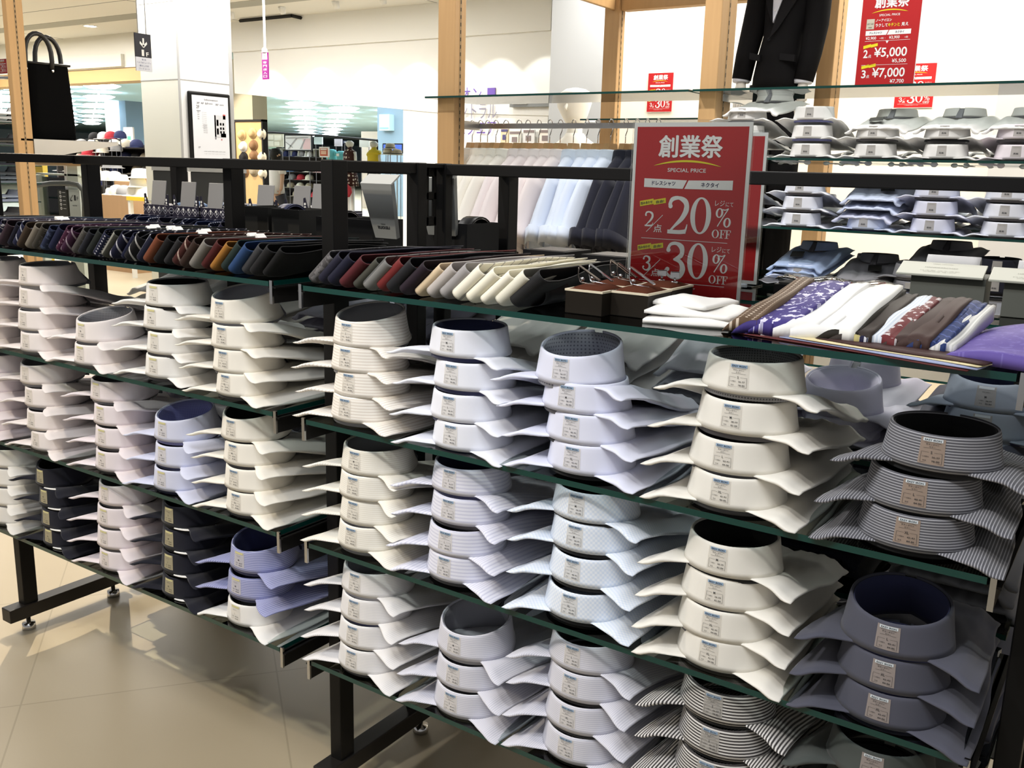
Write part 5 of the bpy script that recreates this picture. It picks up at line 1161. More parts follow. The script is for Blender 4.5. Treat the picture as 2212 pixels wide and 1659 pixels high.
# far hall
struct(MB().box(-60, 8, YB+.35, 62, 3.05, 3.1).build('ceiling_far', BLUEC), 'pale blue ceiling of the far store', 'ceiling')
struct(MB().box(-60, 8, 60, 60.2, 0, 3.05).build('wall_far', mat('far_wall', (.55, .66, .72), .8)), 'pale blue wall at the far end of the store', 'wall')
struct(MB().box(-60.2, -60, -5, 62, 0, 3.1).build('wall_side', mat('far_side_wall', (.62, .70, .74), .8)), 'pale side wall of the far store', 'wall')
# shop front wall behind the hanging shirts, with purple lettering
x0, x1 = at(880, 250, YB+.1).x, at(1192, 250, YB+.1).x
struct(MB().box(x0, x1, YB+.02, YB+.30, 0, 2.6).build('wall_front', WALLW), 'white shop wall behind the hanging shirts', 'wall')
PUR = mat('purple_letters', (.16, .09, .42), .5); Yw = YB-.004
def wall_text(body, u, v, hpx, name, label, m=PUR, w=None):
    c = at(u, v, Yw); s = (at(u+10, v, Yw)-c).length/10; mb = MB(); put_text(mb, body, 0, 0, hpx*s, lambda a, b: Vector((a, 0, b)), 0, w*s if w else None)
    n = len(mb.v); vs = mb.v+[(a, b+.012, c_) for a, b, c_ in mb.v]; mb.v = vs
    o = mb.build(name, m, None, False, (c.x, Yw-.014, c.z)); return tag(o, label, 'lettering')
wall_text('イオン', 1008, 205, 24, 'wall_lettering', 'purple wall lettering, top line beside the square logo', w=66)
wall_text('セントラル', 1023, 240, 26, 'wall_lettering', 'dark wall lettering in the middle line behind the hangers', mat('slate_letters', (.25, .24, .32), .5), w=102)
wall_text('スクエア', 1030, 276, 24, 'wall_lettering', 'purple wall lettering, lowest line behind the hanger hooks', w=84)
c = at(1063, 200, Yw); s = (at(1073, 200, Yw)-c).length/10
t = thing('wall_logo', 'square purple logo on the white wall behind the hangers', 'logo', (c.x, Yw-.014, c.z))
MB().box(-9*s, 8*s, 0, .012, -6*s, 8*s).build('square', PUR, t); MB().box(-7*s, -4*s, -.002, 0, -10*s, -6*s).box(3*s, 6*s, .0, .008, -14*s, -6*s).build('drips', PUR, t)
a0, a1 = at(1075, 205, Yw-.3), at(1192, 226, Yw-.3)
t = thing('counter_board', 'grey menu strip with a white framed picture on the far wall', 'board', (0, 0, 0)); MB().box(a0.x, a1.x, Yw-.06, Yw-.01, a1.z, a0.z).build('strip', mat('grey_strip', (.20, .21, .21), .6), t)
b0, b1 = at(1104, 207, Yw-.1), at(1135, 224, Yw-.1); MB().box(b0.x, b1.x, Yw-.075, Yw-.06, b1.z, b0.z).build('frame', M['white'], t); MB().box(b0.x+.03, b1.x-.03, Yw-.078, Yw-.075, b1.z+.03, b0.z-.03).build('picture', mat('grey_picture', (.42, .44, .45), .6), t)
# posters low on that wall
for i, (u0, v0, u1, v1, col, l) in enumerate(((1080, 278, 1095, 310, (.75, .62, .42), 'tan'), (1098, 283, 1122, 315, (.80, .78, .72), 'white drawn'), (1128, 280, 1152, 312, (.72, .72, .72), 'pale grey'), (1162, 280, 1190, 312, (.82, .76, .70), 'cream'))):
    a, b = at(u0, v0, Yw-.05), at(u1, v1, Yw-.05); t = thing('wall_poster', '%s poster low on the white wall behind the hangers' % l, 'poster', ((a.x+b.x)/2, Yw-.03, b.z)); w = (b.x-a.x)/2
    MB().box(-w, w, 0, .02, 0, a.z-b.z).build('sheet', mat('poster_'+l.replace(' ', '_'), col, .6), t); MB().box(-w*.9, w*.9, -.004, 0, (a.z-b.z)*.8, (a.z-b.z)*.97).box(-w*.5, w*.4, -.004, 0, (a.z-b.z)*.25, (a.z-b.z)*.6).build('print', mat('poster_print', (.10, .09, .22) if i == 0 else (.25, .2, .2), .6), t)
# grey column and the cream wall behind the rear display
YG = 6.2; g0, g1 = at(1190, 100, YG).x, at(1330, 100, YG).x
struct(MB().box(g0, g1, YG, YG+.9, 0, 3.6).build('wall_column_grey', GREYW), 'grey square column behind the white mannequin', 'column')
YCW = 5.6; c0 = at(1335, 100, YCW).x
struct(MB().box(c0, 6.5, YCW, YCW+.15, 0, 3.6).build('wall_right', WALLC), 'bright cream wall behind the suit and the rear display', 'wall')
e0 = at(2186, 60, YCW-.05).x; struct(MB().box(e0, e0+.5, YCW-.25, YCW-.001, 0, 3.6).build('trim_6', mat('grey_pier', (.55, .55, .55), .7)), 'grey pier at the right edge of the cream wall', 'trim')
# white column with the information board
dcol = 9.0
def at_d(u, v, d): return CAM+d*(_fw+(u-IMG_W/2)/F_PX*_rt-(v-IMG_H/2)/F_PX*_up)
cc = at_d(388, 200, dcol); cl = at(303, 150, cc.y); cy = atX(501, 200, cc.x).y
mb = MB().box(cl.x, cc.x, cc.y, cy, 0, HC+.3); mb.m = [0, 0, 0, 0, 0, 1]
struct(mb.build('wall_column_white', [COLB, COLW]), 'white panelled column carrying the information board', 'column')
mb = MB()
for z in (at_d(388, 172, dcol).z, .9, 2.75): mb.box(cl.x-.003, cc.x+.003, cc.y-.003, cy+.003, z, z+.008)
mb.box(cc.x-.012, cc.x+.004, cc.y-.004, cc.y+.012, 0, HC+.3).box(cc.x-.0, cc.x+.006, cy-.03, cy+.012, 0, HC+.3)
struct(mb.build('trim_7', mat('grey_column_joint', (.42, .42, .42), .4)), 'grey metal joints of the white column', 'trim')
XB = cc.x+.012
i0, i1, i2 = atX(402, 193, XB), atX(493, 207, XB), atX(493, 358, XB)
t = thing('information_board', 'black framed white Information board on the white column', 'notice board', (XB, (i0.y+i1.y)/2, i2.z))
bw, bh = (i1.y-i0.y)/2, (i0.z+i1.z)/2-i2.z
# the board hangs on the +x side: layout u runs along +y
bevel(MB().box(0, .03, -bw, bw, 0, bh).build('frame', M['black'], t), .02); MB().box(.030, .034, -bw+.035, bw-.035, .035, bh-.035).build('sheet', mat('board_sheet', (.80, .82, .88), .35), t)
fnb = lambda u, v: Vector((.0355, -bw+.05+(2*bw-.10)*u, bh-.05+(bh-.10)*v)); mb = MB()
put_text(mb, 'Information', .52, -.035, .028, fnb, 0, .40); put_text(mb, '3F 4F 5F', .26, -.095, .03, fnb, 0, .34); put_text(mb, '駐車場', .50, -.095, .02, fnb, 0, .12); put_text(mb, 'RF', .70, -.10, .03, fnb, 0, .08); put_text(mb, '駐車場', .84, -.10, .02, fnb, 0, .12); put_text(mb, '2F', .12, -.155, .05, fnb, 0, .09); put_text(mb, '1F', .12, -.80, .03, fnb, 0, .06)
for k in range(9): put_text(mb, 'ファッション', .30, -.24-.03*k, .012, fnb, 0, .14)
for k in range(5): put_text(mb, '専門店街', .32, -.44-.03*k, .012, fnb, 0, .12)
for k in range(6): put_text(mb, '食品 雑貨', .30+.11*k, -.86, .012, fnb, 0, .09); put_text(mb, 'サービス', .30+.11*k, -.90, .012, fnb, 0, .08)
for k in range(4): put_text(mb, '案内', .13, -.24-.035*k, .016, fnb, 0, .05)
rect2(mb, .08, .20, -.222, -.215, fnb, 0)
rect2(mb, .60, .94, -.62, -.27, fnb, 1); rect2(mb, .60, .64, -.66, -.27, fnb, 2); rect2(mb, .86, .94, -.33, -.25, fnb, 3); rect2(mb, .66, .72, -.44, -.34, fnb, 2); rect2(mb, .66, .72, -.58, -.48, fnb, 2); rect2(mb, .78, .94, -.62, -.56, fnb, 4); ring2(mb, .80, -.66, .02, .012, .001, .001, fnb, 3, 12)
for (a, b) in ((.76, -.40), (.84, -.40), (.76, -.47), (.84, -.47), (.76, -.53), (.85, -.53)): rect2(mb, a, a+.05, b-.03, b+.01, fnb, 5)
for i_, v in enumerate(mb.v): pass
mb.build('board_print', [M['ink'], mat('map_pale', (.66, .68, .72), .6), mat('map_grey', (.22, .23, .26), .6), mat('map_red', (.55, .12, .12), .6), mat('map_green', (.40, .50, .46), .6), mat('map_beige', (.60, .55, .52), .6)], t)
# hanging floor sign 1F, seen edge-turned like the board
XS = at_d(308, 110, 8.2).x; s0, s1, s2 = atX(290, 70, XS), atX(325, 76, XS), atX(294, 152, XS)
t = thing('floor_sign', 'black and white hanging sign with a down arrow and 1F', 'sign', (XS, s0.y, s2.z)); sw, sh = s1.y-s0.y, s0.z-s2.z
MB().box(-.01, 0, 0, sw, sh*.37, sh).build('black_panel', mat('charcoal_panel', (.035, .035, .045), .5), t); MB().box(-.01, 0, 0, sw, 0, sh*.37).build('white_panel', mat('sign_white', (.74, .76, .84), .5), t)
mb = MB(); fs_ = lambda u, v: Vector((.0012, sw*u, sh*v))
vstroke(mb, [(.52, .88), (.52, .66)], [.10, .10], fs_, 0, 2); vstroke(mb, [(.30, .765), (.52, .655)], [.07, .07], fs_, 0, 2); vstroke(mb, [(.74, .765), (.52, .655)], [.07, .07], fs_, 0, 2)
put_text(mb, '1', .46, .49, .17, fs_, 0, .15, bold=.03); put_text(mb, 'F', .74, .46, .11, fs_, 0, .16, bold=.02)
for k, tx in enumerate(('食 品', 'ヘルス&ビューティ', '暮らしの品', 'フードコート')): put_text(mb, tx, .5, .31-.082*k, .045, fs_, 1, (.26, .88, .56, .66)[k])
mb.build('sign_print', [M['white'], mat('sign_blue_ink', (.10, .12, .25), .6)], t); MB().tube([Vector((-.005, sw*.25, sh)), Vector((-.005, sw*.25, HC-s2.z))], .004, 6).build('hanging_wire', M['steel'], t); MB().tube([Vector((-.005, sw*.75, sh)), Vector((-.005, sw*.75, HC-s2.z))], .004, 6).build('hanging_wire', M['steel'], t)
# purple hanging sign on a rod
Ys = 6.0; a, b = at(564, 114, Ys), at(581, 171, Ys)
t = thing('pendant_sign', 'narrow purple sign hanging from a white rod in front of the washed wall', 'sign', ((a.x+b.x)/2, Ys, b.z)); w = (b.x-a.x)/2*.85; h = a.z-b.z
MB().box(-w, w, 0, .012, 0, h).build('purple_panel', mat('magenta_panel', (.26, .012, .20), .5), t); mb = MB(); ff = lambda u, v: Vector((w*u, -.0012, h*v)); rect2(mb, -.8, .8, .74, .98, ff)
for k, ch in enumerate('専門店入口'): put_text(mb, ch, 0, .63-.13*k, .085, ff, 0, 1.2)
put_text(mb, '店', 0, .86, .11, lambda u, v: Vector((w*u, -.002, h*v)), 1, 1.0); mb.build('sign_print', [M['white'], mat('magenta_ink', (.26, .012, .20), .5)], t)
MB().tube([Vector((0, .006, h)), Vector((0, .006, HC-b.z))], .012, 8).lathe([(.03, h), (.03, h+.03), (.012, h+.05)], 12).build('rod', mat('white_rod', (.75, .75, .75), .4), t)
# black track frame on the ceiling
t = thing('light_track', 'black lighting track forming a corner on the ceiling', 'track', (0, 0, 0)); Yt = None
def on_ceiling(u, v, z=HC-.03):
    d = _fw+(u-IMG_W/2)/F_PX*_rt-(v-IMG_H/2)/F_PX*_up; return CAM+d*((z-CAM.z)/d.z)
q = [on_ceiling(518, 45), on_ceiling(630, 34), on_ceiling(744, 60)]
MB().tube(q[:2], .022, 4).build('track', M['black'], t); MB().tube(q[1:], .022, 4).build('track', M['black'], t)
# ------------------------------------------------------------------ lamps and added fill light
GLOW = mat('lamp_glow', (1, 1, 1), .5, emit=(1, .98, .95), estr=14); GLOWB = mat('cool_lamp_glow', (1, 1, 1), .5, emit=(.86, .95, 1), estr=22)
def downlight(u, v, lab, r=.085):
    p = on_ceiling(u, v, HC); t = thing('downlight', lab, 'light', (p.x, p.y, HC), group='recessed downlights')
    MB().lathe([(r*1.25, 0), (r*1.25, -.006), (r, -.008), (r, 0)], 20).build('trim_ring', M['white'], t, True); MB().lathe([(0, -.003), (r, -.003)], 20).build('diffuser', GLOW, t)
for i, (u, v) in enumerate(((195, 56), (134, 117) if False else (228, 82), (160, 86), (325, 43))): downlight(u, v, ['downlight above the black bag, right one', 'downlight nearest the pale bulkhead', 'small downlight left of the floor sign', 'downlight at the top of the white column'][i])
for i, u in enumerate((505, 615, 730, 830, 925, 1010, 1115)):   # wall washers
    p = at(u+8, 96, YB-.55); l = spot('wall_washer_spot', (p.x, YB-.62, HC-.08), (p.x, YB, 1.2), 70, (1, .98, .92), 62, .25, .02)
    t = thing('wall_spot', 'white wall washing spotlight, %s from left above the washed wall' % nth(i), 'light', (p.x, YB-.62, HC-.08), (math.radians(20), 0, 0), 'wall washing spotlights'); MB().lathe([(.035, 0), (.045, .09), (.02, .1)], 16).build('can', M['white'], t, True)
for row, (X, Y0, dx, dy, n) in enumerate(((-12.9, 13.9, -2.0, 1.95, 12), (-15.6, 14.9, -2.0, 1.95, 12), (-14.2, 16.6, -1.75, 2.0, 8), (-15.6, 10.0, -2.4, 1.5, 11), (-18.4, 10.6, -2.4, 1.5, 11), (-18.0, 9.3, -2.7, 1.45, 8))):
    for j in range(n-3):
        t = thing('oval_ceiling_light', 'white oval ceiling light of the far store, row %s, %s from the front' % (['four', 'five', 'six', 'two', 'three', 'one'][row], nth(j)), 'light', (X+1.45*dx*j, Y0+1.45*dy*j, 2.93), group='oval lights of the far store')
        MB().lathe([(0, -.07), (.30, -.05), (.42, 0), (.30, .03), (0, .035)], 20, sx=1.25, sy=.8).build('shade', GLOWB, t, True); MB().tube([(0, 0, .03), (0, 0, .12)], .02, 6).build('stem', M['white'], t)
area('far_store_fill', (-14, 18, 2.95), 10, 900, COOL, sizey=10); area('far_store_fill', (-26, 26, 2.95), 12, 1100, COOL, sizey=12)  # area fill added to brighten the far store beyond its oval lights
area('aisle_fill', (-7.5, 5.2, 3.15), 3.5, 330, NEUT, sizey=2.5); area('aisle_fill', (-14, 5.8, 3.15), 4, 460, NEUT, sizey=2.5); area('aisle_fill', (-1.8, 5.6, 3.15), 2.2, 150, NEUT, sizey=1.5)  # unseen area fill, added to overexpose the aisle walls and ceiling
area('display_fill', (.4, 4.2, 3.1), 2.5, 125, (1, .95, .85), sizey=.8)  # added fill without a fixture, brightens the wall behind the rear display
spot('display_spot_light', (.5, .9, 3.0), (.4, 2.3, 1.3), 80, NEUT, 65, .5, .04); spot('display_spot_light', (-1.0, .9, 3.0), (-.9, 2.4, 1.2), 80, NEUT, 60, .5, .04); spot('post_spot_light', (-3.4, .6, 2.9), (-4.7, 2.2, 1.4), 60, WARM, 50, .5, .04)
# ------------------------------------------------------------------ shops beyond the aisle
def px(u, v, Y): return (at(u+5, v, Y)-at(u-5, v, Y)).length/10
STRAW = mat('straw', (.62, .46, .24), .8); STRAWW = mat('pale_straw', (.80, .74, .60), .8); STRAWD = mat('dark_straw', (.30, .17, .09), .8); CREAMH = mat('cream_hat_cloth', (.82, .78, .64), .8); WHITEH = mat('white_hat_cloth', (.86, .85, .82), .8); NAVYH = mat('navy_cap_cloth', (.04, .05, .14), .8); BLKH = mat('black_cap_cloth', (.02, .02, .022), .8); GRNH = mat('grey_cap_cloth', (.30, .30, .30), .8); REDH = mat('red_cap_cloth', (.55, .05, .07), .8); PNKH = mat('dusty_pink_cloth', (.55, .35, .33), .8); KHH = mat('khaki_cap_cloth', (.42, .36, .26), .8); SKYH = mat('blue_cap_cloth', (.12, .22, .42), .8)
WOODS = wood('shop_oak', (.46, .29, .16), (.40, .25, .13), 2)
def hat(loc, r, m, label, rot=(0, 0, 0), grp=None, brim=1.55, band=None):
    t = thing('brimmed_hat', label, 'hat', loc, rot, grp)
    MB().lathe([(r*brim, -.0), (r*brim, .004), (r*1.06, .012*r/.1+.004), (r*1.0, .02), (r*.94, r*.75), (r*.75, r*1.0), (r*.3, r*1.06), (0, r*1.05)], 24, sy=.88).build('crown_and_brim', m, t, True)
    MB().lathe([(r*1.015, .018), (r*1.0, r*.32)], 24, sy=.88).build('hat_band', band or BLKH, t, True); return t
def cap(loc, r, m, label, rz=0, grp=None, brim=True):
    t = thing('cap', label, 'cap', loc, (0, 0, rz), grp)
    MB().lathe([(r*.96, 0), (r*1.0, r*.25), (r*.93, r*.7), (r*.68, r*1.05), (r*.3, r*1.22), (0, r*1.25)], 20).build('crown', m, t, True)
    if brim: MB().sheet(lambda u, v: Vector((math.sin((u-.5)*2.2)*r*(.9+.75*v), -math.cos((u-.5)*2.2)*r*(.9+.75*v)*(.95), .012-.10*r*v)), 10, 4, (0, 0, -.004)).build('peak', m, t, True)
    return t
# hat wall of lit wood
Yh1 = 9.1; a, b = at(508, 263, Yh1), at(571, 432, Yh1)
t = thing('hat_board', 'lit wooden board hung with straw hats beyond the aisle', 'display board', (0, 0, 0)); MB().box(a.x, b.x, Yh1, Yh1+.08, .0, a.z).build('panel', wood('honey_wood', (.72, .50, .24), (.66, .44, .20), 2), t)
MB().box(a.x-.03, a.x, Yh1-.02, Yh1+.08, .3, a.z+.03).box(b.x, b.x+.03, Yh1-.02, Yh1+.08, .3, a.z+.03).box(a.x-.03, b.x+.03, Yh1-.02, Yh1+.08, a.z, a.z+.03).build('frame', BLKH, t)
for i, (u, v, m, w) in enumerate(((521, 292, STRAW, 'straw'), (544, 288, STRAW, 'straw'), (564, 290, STRAWW, 'pale straw'), (524, 317, WHITEH, 'white'), (546, 314, STRAWD, 'reddish brown'), (525, 340, BLKH, 'black'), (547, 336, STRAWD, 'reddish brown'), (565, 340, STRAWW, 'pale straw'), (527, 372, STRAWD, 'brown'), (547, 370, KHH, 'khaki'), (566, 375, STRAWW, 'pale straw'))):
    p = at(u, v, Yh1-.02); hat((p.x, Yh1-.002, p.z), .062, m, '%s hat on the lit wooden board, %s counted by rows from top left' % (w, nth(i)), (PI/2, 0, 0), 'hats on the lit board')
spot('hat_board_spot', ((a.x+b.x)/2, Yh1-1.2, 2.8), ((a.x+b.x)/2, Yh1, 1.4), 130, WARM, 50, .6, .03)
t = thing('bench', 'wooden display bench below the hat board, behind the person', 'bench', (at(562, 400, 11).x, 10.6, 0)); MB().box(-.22, .22, -.1, .2, 0, at(562, 375, 10.6).z).build('body', wood('ochre_wood', (.52, .38, .17), (.46, .33, .14), 2), t); MB().box(-.24, .24, -.12, .22, at(562, 375, 10.6).z, at(562, 373, 10.6).z).build('top', WOODS, t)
# cubby shelf of caps
Yc = 14.0; a, b = at(570, 322, Yc), at(700, 440, Yc); SHB = mat('dark_cubby', (.03, .028, .028), .5); SHF = mat('sage_cubby', (.34, .34, .27), .6)
t = thing('cap_shelf', 'dark shelving filled with caps behind the person in white', 'shelf', (0, 0, 0)); MB().box(a.x, b.x, Yc+.30, Yc+.33, 0, a.z).build('back_panel', SHB, t); mb = MB(); shz = []
for v in (338, 371, 388, 406, 424): shz.append(at(640, v, Yc).z)
for z in shz: MB().box(a.x, b.x, Yc, Yc+.30, z-.02, z).build('shelf_board', SHB, t)
MB().box(a.x, b.x, Yc, Yc+.33, a.z, a.z+.02).build('top_board', SHF, t)
for u in (572, 590, 609, 628, 644, 660, 678, 699): MB().box(at(u, 330, Yc).x-.01, at(u, 330, Yc).x+.01, Yc, Yc+.30, shz[0], a.z).build('divider', SHF, t)
rr = random.Random(3); mm = [(NAVYH, 'navy'), (NAVYH, 'navy'), (GRNH, 'grey'), (WHITEH, 'white'), (SKYH, 'blue'), (BLKH, 'black'), (CREAMH, 'cream'), (PNKH, 'dusty pink'), (BLKH, 'black'), (GRNH, 'grey'), (REDH, 'red'), (CREAMH, 'cream'), (KHH, 'khaki'), (CREAMH, 'cream'), (KHH, 'khaki'), (BLKH, 'black'), (KHH, 'khaki'), (BLKH, 'black'), (REDH, 'red')]
spots_ = [(0, u) for u in (619, 636, 652, 668)]+[(1, u) for u in (630, 648, 668, 690)]+[(2, u) for u in (612, 632, 650, 668)]+[(3, u) for u in (628, 648, 668)]+[(4, u) for u in (620, 640, 660, 680)]
for i, ((k, u), (m, w)) in enumerate(zip(spots_, mm)):
    p = at(u, 350, Yc+.12); cap((p.x, Yc+.12, shz[k]+.001), .10, m, '%s cap on the dark shelving, %s shelf, %s of all' % (w, nth(k), nth(i)), rr.uniform(-.5, .5), 'caps on the dark shelving')
# boards and prints above the caps
t = thing('black_rail', 'long thin black rail above the cap shelving', 'rail', (0, 0, 0)); q = [at(572, 285, Yc-.2), at(700, 293, Yc-.2), at(815, 303, Yc-.2)]; MB().tube([Vector((p.x, Yc-.2, p.z)) for p in q], .022, 6).tube([(q[0].x, Yc-.2, q[0].z), (q[0].x, Yc-.2, 0)], .02, 6).tube([(q[2].x, Yc-.2, q[2].z), (q[2].x, Yc-.2, 0)], .02, 6).build('rail', M['black'], t)
def poster(u0, v0, u1, v1, Y, col, label, extra=(), name='poster', cat='poster', frame=None, stand=True):
    a, b = at(u0, v0, Y), at(u1, v1, Y); w, h = (b.x-a.x)/2, a.z-b.z; t = thing(name, label, cat, ((a.x+b.x)/2, Y, b.z)); MB().box(-w, w, 0, .025, 0, h).build('sheet', mat('poster_'+name, col, .6), t)
    if stand:
        for q in (-w*.8, w*.8): MB().tube([(q, .03, h*.5), (q, .03, -b.z)], .008, 6).build('stand_leg', M['chrome'], t)
    for (x0, x1, y0, y1, c) in extra: MB().box(-w+2*w*x0, -w+2*w*x1, -.006, 0, h*y0, h*y1).build('printed_patch', mat('print_patch', c, .6), t)
    if frame: MB().box(-w-.02, w+.02, .0, .03, h, h+.025).box(-w-.02, w+.02, 0, .03, -.025, 0).box(-w-.025, -w, 0, .03, 0, h).box(w, w+.025, 0, .03, 0, h).build('frame', frame, t)
    return t
poster(574, 289, 612, 318, Yc-.1, (.60, .58, .46), 'sage board with pale cards above the cap shelving', [(.08, .45, .55, .9, (.82, .80, .68)), (.5, .9, .5, .9, (.82, .80, .68)), (.08, .45, .08, .45, (.80, .78, .66)), (.5, .8, .1, .42, (.80, .78, .66)), (.05, .6, -.15, .0, (.40, .55, .42))])
t = poster(616, 293, 672, 324, Yc-.15, (.82, .80, .80), 'white poster with diagonal strokes above the cap shelving', [(.70, .97, .05, .8, (.80, .55, .56))], frame=BLKH)
mb = MB(); w = abs(at(672, 300, Yc-.15).x-at(616, 300, Yc-.15).x)/2; h = at(640, 293, Yc-.15).z-at(640, 324, Yc-.15).z; fd = lambda u, v: Vector((-w+2*w*u, -.008, h*v)); vstroke(mb, [(.12, .05), (.45, .8)], [.05, .05], fd, 0, 2); vstroke(mb, [(.6, .05), (.78, .75)], [.05, .05], fd, 0, 2); vstroke(mb, [(.02, .55), (.30, .15)], [.04, .04], fd, 0, 2); vstroke(mb, [(.05, .8), (.9, .86)], [.05, .05], fd, 0, 2); mb.build('strokes', mat('grey_stroke', (.38, .36, .36), .6), t)
poster(678, 296, 696, 312, Yc-.15, (.66, .80, .84), 'pale blue picture right of the stroke poster'); t = poster(691, 320, 708, 337, 12.0, (.62, .12, .06), 'orange red sale card above the black rail at the middle posts', [(.1, .9, .75, .95, (.85, .8, .75)), (.15, .85, .2, .65, (.85, .55, .4))], frame=M['white'])
poster(722, 300, 738, 316, Yc-.1, (.70, .68, .78), 'pale violet card under the black rail'); poster(741, 304, 756, 310, Yc-.1, (.05, .06, .12), 'dark navy label hanging from the black rail', [(.2, .8, .3, .7, (.7, .7, .7))]); poster(776, 302, 797, 318, Yc-.1, (.80, .82, .78), 'white card hanging right of the white bust')
poster(828, 312, 868, 329, 15.5, (.06, .12, .48), 'blue banner behind the black frame at the right', [(.1, .5, .2, .6, (.35, .5, .8)), (.6, .75, .05, .45, (.02, .04, .2))], frame=M['black'])
# T-shirt displays
TEAL = mat('teal_cloth', (.16, .55, .60), .8)
def tshirt(u, v, Y, s, m, label):
    p = at(u, v, Y); w = s*px(u, v, Y); t = thing('display_tshirt', label, 'T-shirt', (p.x, Y, p.z)); vs, fs = loft([(-w*1.1, 0, w*.72, .08), (-w*.4, 0, w*.70, .09), (w*.2, 0, w*.78, .09), (w*.5, 0, w*.62, .07), (w*.62, 0, w*.25, .05)], 20, .8); mb = MB(); mb.add(vs, fs); mb.build('body', m, t, True)
    for q in (-1, 1): MB().tube([Vector((q*w*.62, 0, w*.38)), Vector((q*w*1.08, -.02, -w*.15))], [w*.24, w*.26], 10).build('sleeve', m, t, True)
    MB().box(-w*.3, w*.3, -.10, -.088, -w*.3, w*.15).build('chest_print', M['white'], t); MB().tube([(0, 0, -w*1.1), (0, 0, -p.z)], .02, 6).build('stand', M['chrome'], t); return t
tshirt(716, 332, 12.6, 11, TEAL, 'teal T-shirt display beside the orange sale card'); tshirt(737, 334, 12.6, 9, TEAL, 'teal T-shirt display left of the white bust')
def bust(u0, v0, vb, Y, wpx, label, m=WM):
    p = at(u0, v0, Y); s = px(u0, v0, Y); t = thing('shop_mannequin', label, 'mannequin', (p.x, Y, 0)); z1 = p.z; zb_ = max(0, at(u0, vb, Y).z)
    return t, s, z1, zb_
def mannequin(u, vtop, vwaist, vhem, vfoot, Y, label, dress, top=None, skirt=None, bag=None, scarf=None):
    P = at(u, vwaist, Y); s = px(u, vwaist, Y); Z = lambda v: at(u, v, Y).z; t = thing('shop_mannequin', label, 'mannequin', (P.x, Y, 0))
    vs, fs = loft([(Z(vwaist), 0, 8*s, .10), (Z(vwaist-14), 0, 10*s, .11), (Z(vwaist-26), 0, 11.5*s, .10), (Z(vwaist-34), 0, 9*s, .08), (Z(vwaist-38), 0, 3.5*s, .05), (Z(vwaist-44), 0, 3*s, .045)], 20, .9); mb = MB(); mb.add(vs, fs); mb.build('torso', top or dress, t, True)
    vs, fs = loft([(Z(vhem), 0, 13*s, .17), (Z((vhem+vwaist)/2), 0, 11*s, .15), (Z(vwaist+4), 0, 8.6*s, .11), (Z(vwaist-3), 0, 8*s, .10)], 20, .95); mb = MB(); mb.add(vs, fs); mb.build('skirt', skirt or dress, t, True)
    vs, fs = loft([(Z(vtop+14), 0, 2.5*s, .05), (Z(vtop+10), 0, 5*s, .08), (Z(vtop+4), 0, 5.5*s, .09), (Z(vtop), 0, 2.5*s, .04)], 16, 1); mb = MB(); mb.add(vs, fs); mb.build('head', WM, t, True)
    for q in (-1, 1):
        MB().tube([Vector((q*10.5*s, 0, Z(vwaist-32))), Vector((q*12.5*s, .0, Z(vwaist-8))), Vector((q*12*s, -.08, Z(vwaist+14)))], [2.6*s, 2.2*s, 1.6*s], 10).build('arm', WM, t, True)
        MB().tube([Vector((q*4.5*s, 0, Z(vhem-6))), Vector((q*4.5*s, 0, .25)), Vector((q*4.5*s, -.02, .04))], [4*s, 3*s, 2*s], 10).build('leg', WM, t, True)
    return t, s, Z
DOT = tie_mat('x', (.05, .015, .012), 'plain'); DOTM = mat('dotted_brown_dress', (.05, .015, .012), .7); b_ = DOTM.node_tree.nodes['Principled BSDF']; tc_ = N(DOTM, 'ShaderNodeTexCoord'); vo = N(DOTM, 'ShaderNodeTexVoronoi'); vo.inputs['Scale'].default_value = 16; vo.inputs['Randomness'].default_value = .3; L(DOTM, tc_.outputs['Object'], vo.inputs['Vector']); L(DOTM, mix_col(DOTM, math_node(DOTM, 'LESS_THAN', vo.outputs['Distance'], .32), (.05, .015, .012), (.75, .68, .6)), b_.inputs['Base Color'])
t, s, Z = mannequin(756, 304, 360, 402, 430, 11.5, 'mannequin in a dark dress with white dots carrying a red bag', DOTM)
g = thing('handbag', 'round red handbag on the dotted mannequin arm', 'bag', (t.location.x+10*s, 11.5-.22, Z(412))); MB().lathe([(0, -10*s), (7*s, -9*s), (11*s, -2*s), (10*s, 5*s), (4*s, 10*s), (0, 10*s)], 20, sy=.6).build('pouch', REDH, g, True); MB().tube([Vector((-4*s, 0, 9*s)), Vector((0, 0, 15*s)), Vector((4*s, 0, 9*s))], 1*s, 6).build('strap', REDH, g, True)
YEL = mat('yellow_knit', (.80, .62, .05), .8); t, s, Z = mannequin(808, 305, 360, 424, 440, 11.5, 'mannequin with a yellow cardigan and a charcoal skirt', mat('charcoal_skirt', (.06, .065, .075), .8), top=YEL)
sc = MB(); sc.tube([Vector((10*s*math.cos(q*.7), 10*s*math.sin(q*.7)*.6, Z(332)+.02*math.sin(q))) for q in range(9)], 4*s, 10, closed=True); sc.build('yellow_collar', YEL, t, True)
for (u, v, m, w) in ((843, 322, KHH, 'khaki'), (838, 334, CREAMH, 'cream'), (858, 335, KHH, 'olive')):
    p = at(u, v, 12.8); hat((p.x, 12.8, p.z), .10, m, '%s hat on a stand left of the white wall' % w, grp='hats left of the white wall'); MB().tube([(0, 0, .01), (0, 0, -p.z)], .01, 6).build('stand', M['chrome'], COL.objects[-1].parent if COL.objects[-1].parent else COL.objects[-1])
